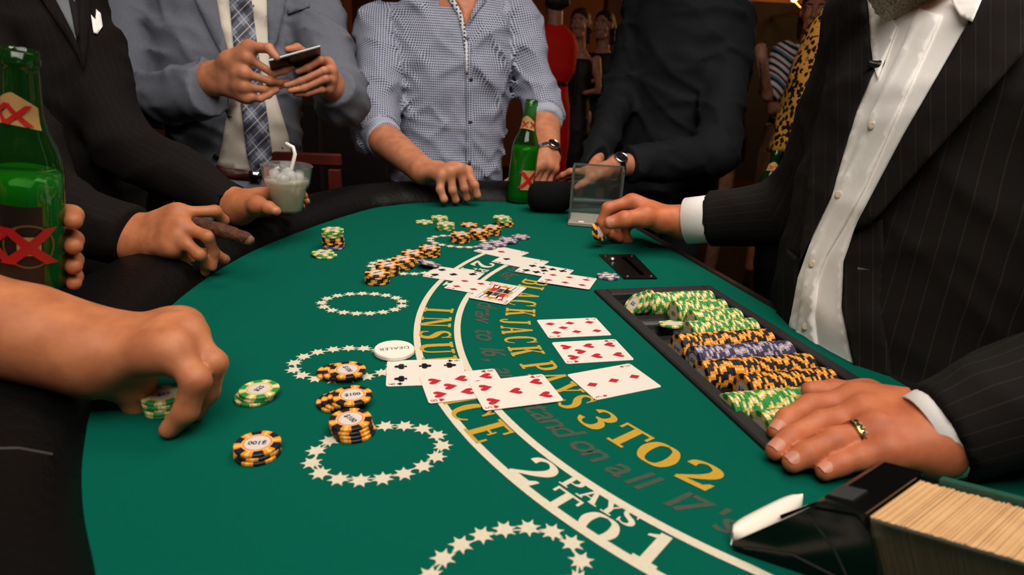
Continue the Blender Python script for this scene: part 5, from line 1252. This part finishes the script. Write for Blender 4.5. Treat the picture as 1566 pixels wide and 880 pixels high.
# ================================================================== bare-armed player reaching in from the left
L_ = Person('player in dark polo reaching in from the left with a bare forearm', (-1.05,.26), (.95,.1), 'tan')
eF = at(-190,442,.60); wF = at(160,540,.60); sF = L_.loc(.19,.0,1.36)
mF = [at(264,536,.572), at(283,512,.594), at(280,502,.622), at(268,500,.648)]
FF = [finger(mF[0],[(300,582,-1),(284,630,1),(259,657,1)],(.0150,.0122,.0106,.0090),(.0385,.032,.024)), finger(mF[1],[(327,556,-1),(317,600,1),(298,632,1)],(.0145,.0118,.0104,.0088),(.0425,.032,.025)), finger(mF[2],[(314,552,1),(312,592,1),(296,622,1)],(.0115,.0105,.0095,.008),(.046,.029,.022)), finger(mF[3],[(296,545,1),(298,580,1),(290,605,1)],(.0100,.009,.008,.007),(.037,.022,.018))]
tF = [at(196,566,.612), at(205,592,.612), at(209,618,.618), at(218,640,.622)]
L_.hand(hand_blob(wF, mF, FF, tF, eF, rw=.034, palm=.0195, fore_r=(.037,.056), thr=(.015,.0135,.0120,.0100)), .0024)
L_.core.rc(sF, eF, .056, .050); eF2 = L_.loc(-.22,.05,1.08); wF2 = L_.loc(-.15,.28,.97); L_.core.rc(wF2, wF2+L_.f*.12, .03, .02)
L_.head(L_.loc(0,.04,1.64), L_.f+np.array([0,0,-.45]), HAIRB)
L_.body([(.80,0,.15,.1),(1.0,0,.15,.1),(1.25,0,.17,.1),(1.38,0,.15,.08),(1.46,0,.06,.05)], [[sF,eF],[L_.loc(-.19,0,1.36),eF2,wF2]])
POLO = fabric('dark_polo','#1b1f2b'); L_.legs(JEAN, .93)
L_.garment('polo_shirt', [(.78,0,.19,.14),(1.0,0,.19,.135),(1.25,0,.2,.13),(1.38,-.01,.19,.11),(1.44,-.02,.1,.08)], [([sF,sF*.5+eF*.5],[.085,.07],True),([L_.loc(-.19,0,1.36),L_.loc(-.21,.03,1.2)],[.085,.07],True)], POLO, .012, waves=(.004,.1,9))

# ================================================================== player holding the near bottle
H_ = Person('player out at the left edge gripping a green beer bottle', (-1.25,.80), (.95,-.25), 'tan')
b0 = at(46,436,.628); b1 = step(b0, 30, 76, .229, -1); bax = (b1-b0)/np.linalg.norm(b1-b0)
wH = at(-55,372,.70); eH = H_.loc(.30,.05,1.06); sH = H_.loc(.19,0,1.38)
bc = lambda t, ang, r: b0+bax*t+r*(CR*math.cos(ang)+np.cross(bax,CR)*math.sin(ang))   # point round the bottle; angle 0 = right of it, pi/2 = behind
mH = [bc(.072,2.5,.052), bc(.046,2.5,.052), bc(.022,2.5,.050), bc(.002,2.5,.048)]
def wrapf(h): return [bc(h,2.5,.050), bc(h-.002,1.6,.0405), bc(h-.004,.90,.0388), bc(h-.005,.36,.0380)]
FH = [(wrapf(.070),(.0105,.0100,.0094,.0086)), (wrapf(.043),(.0105,.0100,.0094,.0086)), (wrapf(.020),(.0102,.0098,.0090,.0082)), (wrapf(.001),(.0095,.009,.0085,.0072))]
tH = [bc(.03,3.0,.062), bc(.036,3.45,.052), bc(.040,3.95,.045), bc(.040,4.20,.041)]
H_.hand(hand_blob(wH, mH, FH, tH, wH*.5+eH*.5, rw=.026, palm=.014, fore_r=(.027,.030)), .0025)
H_.head(H_.loc(0,.04,1.66), H_.f+np.array([0,0,-.3]), HAIRD)
H_.body([(.80,0,.15,.1),(1.0,0,.15,.1),(1.25,0,.17,.1),(1.40,0,.15,.08),(1.48,0,.06,.05)], [[sH,eH,wH],[H_.loc(-.19,0,1.38),H_.loc(-.22,.02,1.1),H_.loc(-.2,.1,.86)]])
H_.legs(TROU, .93)
H_.garment('dark_shirt', [(.78,0,.19,.14),(1.0,0,.19,.135),(1.25,0,.2,.13),(1.40,-.01,.19,.11),(1.46,-.02,.1,.08)], [([sH,eH,eH*.4+wH*.6],[.088,.074,.060],True),([H_.loc(-.19,0,1.38),H_.loc(-.22,.02,1.1),H_.loc(-.2,.1,.88)],[.085,.066,.05],True)], BLKSH, .012, waves=(.004,.1,19))
# ------------------------------------------------------------------ beer bottles
GLASS = glass_mat('green_bottle_glass', (.42,.82,.36,1), (.008,.09,.014,1), .25); BEER = glass_mat('green_lit_beer', (.30,.80,.20,1), (.085,.46,.05,1), .76)
LABD = mat('dark_label','#1d120c',.5); LABT = mat('tan_label','#b58a55',.5); LABR = mat('label_red','#b01c1c',.45); LABG = mat('label_gold','#6b4a26',.4)
def bottle(base, axis, az, label, level, lab=True, sc=1.0, xa=(-1.0,.02), xn=(-.75,.35), dark=True, xs=.013):
    """long-neck bottle; az = direction the labels face"""
    base = A3(base); A = A3(axis)/np.linalg.norm(axis); X = A3(az); X = X-A*(X@A); X /= np.linalg.norm(X); Y = np.cross(A,X)
    r = empty('beer_bottle', base, label, 'bottle')
    pr = [(.024,.0),(.029,.002),(.0305,.006),(.0305,.118),(.0295,.130),(.0255,.144),(.0195,.158),(.0160,.172),(.0148,.190),(.0135,.212),(.0135,.216),(.0150,.217),(.0150,.222),(.0138,.223),(.0138,.229),(.0115,.2295),(.0105,.224)]
    pr = [(a*sc,h*sc) for a, h in pr]; level *= sc
    MB().lathe(pr, base, 40, A, caps=False).add([base+.024*sc*(X*math.cos(t)+Y*math.sin(t)) for t in np.linspace(0,6.283,25)[:-1]], [tuple(range(24))]).obj('glass', GLASS, r, True)
    R = lambda h: np.interp(h, [q[1] for q in pr[:15]], [q[0] for q in pr[:15]])
    hs = [h for h in (.004*sc,.02*sc,.06*sc,.10*sc,.118*sc,.130*sc,.144*sc,.158*sc) if h < level]+[level]
    MB().lathe([(R(h)-.0025,h) for h in hs], base, 36, A).obj('beer', BEER, r, True)
    def wrap(name, a0, a1, h0, h1, m, off, parent, na=16, nh=4, fn=None):
        V = []; F = []
        for j in range(nh+1):
            for i in range(na+1):
                a = a0+(a1-a0)*i/na; h = h0+(h1-h0)*j/nh
                if fn: a, h = fn(i/na,j/nh)
                V.append(base+A*h+(X*math.cos(a)+Y*math.sin(a))*(R(h)+off))
        for j in range(nh):
            for i in range(na): q = j*(na+1)+i; F.append((q,q+1,q+na+2,q+na+1))
        return mk(name, V, F, m, parent, True)
    def cross(parent, a, h, s, off, rr):
        for sg in (-1,1):
            wrap('label_x', 0,0,0,0, LABR, off+.0004, parent, 4, 8, lambda i, j, sg=sg: (a+(sg*(j-.5)*s*.95+(i-.5)*s*.30)/rr, h+(j-.5)*s))
    if lab:
        c = (xa[0]+xa[1])/2; hw = (xa[1]-xa[0])/2+.36
        l = wrap('front_label', c-hw, c+hw, .016*sc, .096*sc, LABD, .0003, r) if dark else wrap('front_label', xa[1]-.55, xa[1]+.55, .034*sc, .078*sc, LABT, .0003, r)
        if dark: wrap('label_band', 0,0,0,0, LABG, .0006, l, 28, 1, lambda i, j: (xa[1]+math.cos(i*6.283)*(.62+.06*j), (.056+math.sin(i*6.283)*(.0205+.002*j))*sc))
        wrap('label_patch', xa[1]-.30, xa[1]+.30, .047*sc, .066*sc, LABT, .0007, l)
        for a in (xa if dark else xa[1:]): cross(l, a, .056*sc, .037*sc, .0011, .0305*sc)
    n = wrap('neck_label', 0,0,0,0, LABT, .0003, r, 20, 3, lambda i, j: (-1.7+2.5*i, (.163+.004*math.sin(i*3.1)+j*(.014+.014*(1-abs(1.15*i-.55))))*sc))
    for a in xn: cross(n, a, .176*sc, xs*sc, .0008, .0158*sc)
    return r
bottle(b0, bax, CP-b0, 'green beer bottle gripped by a hand at the left edge of the frame', .118, xn=(-1.25,-.25), xs=.018)
bt = tab(793,309); bottle(bt, (.075,.0,1), np.array([.10,-1,0]), 'green beer bottle standing on the felt before the checked shirt', .128, sc=1.16, xa=(-.75,.42), xn=(-.55,.55), dark=False)

# ------------------------------------------------------------------ background
def woman(label, x, y, f, sk, dress, secs, hair, hz, arms=(), long=.12, hem=None, belt=None, shoes=True):
    P = Person(label, (x,y), f, sk); P.head(P.loc(0,.02,hz), P.f, hair, long, .008, .97)
    P.body([(.85,0,.11,.08),(1.0,0,.10,.07),(1.25,0,.13,.075),(hz-.26,0,.12,.06),(hz-.17,0,.05,.045)], arms, .014, .78)
    P.garment('dress', secs, [], dress, .014, waves=(.004,.1,int(x*100) % 50))
    if belt: b = Blob(.01); b.loft(P.secs([(belt-.025,0,.125,.098),(belt+.025,0,.125,.098)]), P.l); form('belt', b, .01, BELT, P.root)
    for sg in (-1,1):
        if shoes: b = Blob(.01); b.rc(P.loc(sg*.1,-.04,.075), P.loc(sg*.1,.13,.02), .022, .018); b.rc(P.loc(sg*.1,-.05,.07), P.loc(sg*.1,-.055,.008), .008, .006); form('shoe', b, .008, SHOE, P.root)
    return P
RED = fabric('red_dress','#dd1c17',.7); SEQ = mat('dark_sequins','#15110f',.35,.3,bump=(220,.8,.004)); LTHR = mat('black_leather_skirt','#0a0a0a',.3)
STRIPE = mat('multicolour_stripe','#d9d2cc',.7); nt, b = nodes(STRIPE); tc = nt.nodes.new('ShaderNodeTexCoord'); sx = nt.nodes.new('ShaderNodeSeparateXYZ'); nt.links.new(tc.outputs['Object'], sx.inputs[0])
w_ = mth(nt,'ADD',mth(nt,'ADD',sx.outputs[2],mth(nt,'MULTIPLY',sx.outputs[0],.5)),mth(nt,'MULTIPLY',mth(nt,'SINE',mth(nt,'MULTIPLY',sx.outputs[0],30.0)),.012)); s1 = stripe(nt,w_,.085,.022); s2 = stripe(nt,mth(nt,'ADD',w_,.04),.085,.018); s3 = stripe(nt,mth(nt,'ADD',w_,.065),.17,.016)
cc = mixc(nt,s1,srgb('#d9d2cc'),srgb('#18202c')); cc = mixc(nt,s2,cc,srgb('#5a2327')); cc = mixc(nt,s3,cc,srgb('#5f7f8c')); nt.links.new(cc,b.inputs['Base Color'])
GOLDP = mat('black_gold_print','#0c0907',.6); nt, b = nodes(GOLDP); tc = nt.nodes.new('ShaderNodeTexCoord'); vo = nt.nodes.new('ShaderNodeTexVoronoi'); vo.inputs['Scale'].default_value = 52; nz = nt.nodes.new('ShaderNodeTexNoise'); nz.inputs['Scale'].default_value = 90; nz.inputs['Detail'].default_value = 3
nt.links.new(tc.outputs['Object'], vo.inputs['Vector']); nt.links.new(tc.outputs['Object'], nz.inputs['Vector']); f_ = mth(nt,'GREATER_THAN',mth(nt,'ADD',vo.outputs['Distance'],mth(nt,'MULTIPLY',nz.outputs['Fac'],.9)),.93); nt.links.new(mixc(nt,f_,srgb('#0c0907'),srgb('#b9812f')), b.inputs['Base Color'])
woman('woman in red dress seen from behind beyond the checked shirt', .20, 4.75, (-.25,.97), 'pale', RED, [(.45,0,.15,.13),(.8,0,.165,.13),(1.0,0,.15,.12),(1.17,0,.118,.092),(1.25,0,.17,.12),(1.42,0,.185,.12),(1.5,0,.15,.09),(1.56,0,.07,.06)], HAIRD, 1.72, belt=1.17, long=.02)
woman('woman in dark sequined dress with bare shoulders beside the red dress', .44, 5.5, (-.3,-.95), 'pale', SEQ, [(.3,0,.16,.13),(.8,0,.165,.13),(1.05,0,.13,.1),(1.25,0,.14,.1),(1.36,0,.12,.08)], HAIRB, 1.62, arms=[[(.28,5.5,1.36),(.24,5.42,1.12),(.36,5.3,1.08)],[(.6,5.5,1.36),(.63,5.42,1.12),(.5,5.3,1.1)]])
woman('woman in black dress in the dark gap beside the black shirt', .66, 5.7, (-.5,-.9), 'pale', SEQ, [(.3,0,.18,.14),(.8,0,.175,.13),(1.05,0,.15,.11),(1.3,0,.17,.11),(1.42,0,.13,.08)], HAIRD, 1.63, arms=[[(.5,5.7,1.4),(.46,5.6,1.15),(.6,5.45,1.2)],[(.84,5.7,1.4),(.88,5.6,1.15),(.74,5.45,1.1)]])
W1 = woman('woman in black top and black leather skirt with a hand raised', 1.13, 3.75, (.2,-.98), 'pale', LTHR, [(.80,0,.20,.15),(.95,0,.185,.14),(1.1,0,.14,.11),(1.3,0,.16,.11),(1.42,0,.15,.08),(1.47,0,.08,.06)], HAIRD, 1.64, arms=[[(1.30,3.72,1.42),(1.36,3.66,1.18),(1.24,3.50,1.36)],[(.96,3.72,1.42),(.92,3.64,1.16),(1.04,3.55,1.05)]])
W2 = woman('woman with wavy striped short sleeves standing behind the dealer', 1.66, 3.95, (-.45,-.9), 'fair', STRIPE, [(1.0,0,.16,.12),(1.08,0,.145,.11),(1.3,0,.16,.11),(1.42,0,.16,.09),(1.48,0,.08,.06)], HAIRB, 1.64, arms=[[(1.50,3.92,1.38),(1.46,3.82,1.1),(1.52,3.66,1.14)],[(1.82,3.95,1.38),(1.86,3.85,1.12),(1.75,3.7,1.12)]])
b = Blob(.02); b.loft(W2.secs([(.5,0,.17,.14),(.85,0,.18,.14),(1.02,0,.155,.115)]), W2.l); form('skirt', b, .012, fabric('brown_skirt','#6b4a30'), W2.root, waves=(.006,.1,8))
b = Blob(.02); b.chain([(1.52,3.92,1.40),(1.44,3.82,1.22)],[.085,.075]); form('striped_sleeve', b, .010, STRIPE, W2.root, waves=(.006,.07,4))
W3 = woman('woman in black and gold patterned wrap close behind the dealer, holding a bottle', 1.04, 2.16, (-.75,-.65), 'pale', GOLDP, [(1.02,0,.2,.155),(1.15,0,.18,.145),(1.3,0,.17,.125),(1.42,0,.15,.10),(1.48,0,.1,.08)], HAIRD, 1.66, arms=[[(1.14,2.0,1.38),(1.0,1.92,1.12),(.86,1.98,1.06)],[(1.0,2.34,1.38),(1.06,2.42,1.12),(1.04,2.4,.95)]])
b = Blob(.03); b.chain([(1.15,2.02,1.40),(1.0,1.93,1.12),(.90,1.96,1.07)],[.075,.06,.045]); form('black_sleeve', b, .01, fabric('black_knit','#0b0b0c'), W3.root, waves=(.004,.06,4))
b = Blob(.03); b.loft(W3.secs([(.5,0,.16,.14),(.8,0,.185,.15),(1.05,0,.18,.14)]), W3.l); form('skirt', b, .012, LTHR, W3.root, waves=(.005,.12,6))
bottle(at(1158,338,2.05), (.1,0,1), np.array([.2,-.9,0]), 'green bottle held low by the woman in the black and gold wrap', .10, False)
# columns and dark doorway
COLM = mat('brown_column','#8a4a20',.6,noise=(3,.7,'#5f3015'))
def column(px, py, d, w, lab):
    p = at(px,py,d); r = empty('column', (p[0],p[1],0), lab, 'column'); MB().box((p[0],p[1],ZC/2), w, w, ZC/2, bev=.02).obj('shaft', COLM, r); MB().box((p[0],p[1],.12), w+.03,w+.03,.12, bev=.02).obj('plinth', COLM, r)
column(512,60,5.2,.12,'brown wooden column between the grey suit and the checked shirt'); column(950,60,6.4,.19,'brown wooden column left of the black shirt')
p = at(1180,60,7.6); MB().box((p[0]-.3,Y1-.03,1.1), 1.6,.02,1.1).obj('door_1', mat('dark_doorway','#0d0705',.9))['kind'] = 'structure'
# dark furniture behind the players
def cabinet(x0,x1,y,h,lab):
    r = empty('sideboard', ((x0+x1)/2,y,0), lab, 'cabinet'); w = (x1-x0)/2; MB().box(((x0+x1)/2,y,h/2), w,.22,h/2, bev=.01).obj('body', WALLD, r)
    k = 3
    for i in range(k):
        d = MB().box((x0+(i+.5)*2*w/k,y-.225,h*.48), w/k-.02,.012,h*.42, bev=.006).obj('door', mat('dark_door','#1a0d08',.5), r); MB().box((x0+(i+.85)*2*w/k,y-.245,h*.5), .008,.012,.04).obj('handle', GOLDM, d)
cabinet(-1.9,-.3,4.6,1.05,'dark wooden sideboard in the shadow between the two left players')
# chair back in front of the grey suit
c0 = at(470,243,1.66); ch = empty('chair', (c0[0]-.02,c0[1]+.16,0), 'dark red wooden chair with its back against the table rail', 'chair')
WOOD = mat('red_brown_wood','#4e140e',.35,noise=(14,.7,'#2e0b08')); a1 = np.array([1.0,.10,0]); a1 /= np.linalg.norm(a1); a2 = np.array([-a1[1],a1[0],0]); cx = c0
MB().box(cx, .088,.011,.016, X=a1, Y=a2, bev=.004).obj('top_rail', WOOD, ch)
MB().box(cx-np.array([0,0,.20]), .075,.008,.014, X=a1, Y=a2, bev=.003).obj('lower_rail', WOOD, ch)
for s in (-1,1): MB().box(np.array([*(cx+a1*s*.07)[:2],cx[2]/2-.012]), .015,.013,cx[2]/2-.012, X=a1, Y=a2, bev=.003).obj('back_post', WOOD, ch)
MB().box(np.array([*(cx+a2*.19)[:2],.64]), 0.115,.17,.02, X=a1, Y=a2, bev=.008).obj('seat', WOOD, ch)
for s in (-1,1): MB().box(np.array([*(cx+a1*s*.10+a2*.33)[:2],.31]), .015,.015,.31, X=a1, Y=a2, bev=.003).obj('leg', WOOD, ch)
# wall lamp far behind
lp = at(1238,-6,6.8); lr = empty('wall_lamp', (lp[0],lp[1],lp[2]-.1), 'glowing warm wall lamp high up in the far right background', 'lamp')
BULB = mat('lamp_glow','#ffd07a',.5,emit=(1.0,.55,.12,1),estr=14)
for s in (-1,0,1): MB().lathe([(.02,0),(.05,.05),(.065,.14),(.05,.2)], lp+np.array([s*.16,0,-.06-.03*(s == 0)]), 16).obj('shade', BULB, lr, True)
MB().tube([lp+np.array([-.16,0,-.06]),lp+np.array([0,.05,-.16]),lp+np.array([.16,0,-.06])], .012, 8).obj('arm', GOLDM, lr)
MB().box(lp+np.array([0,(Y1-lp[1])/2,-.14]), .02,(Y1-lp[1])/2,.02).obj('bracket', GOLDM, lr)
l = bpy.data.lights.new('wall_lamp_light','POINT'); l.energy = 70; l.color = (1,.55,.22); l.shadow_soft_size = .15; o = bpy.data.objects.new('wall_lamp_light', l); COL.objects.link(o); o.location = tuple(lp+np.array([0,-.2,0]))
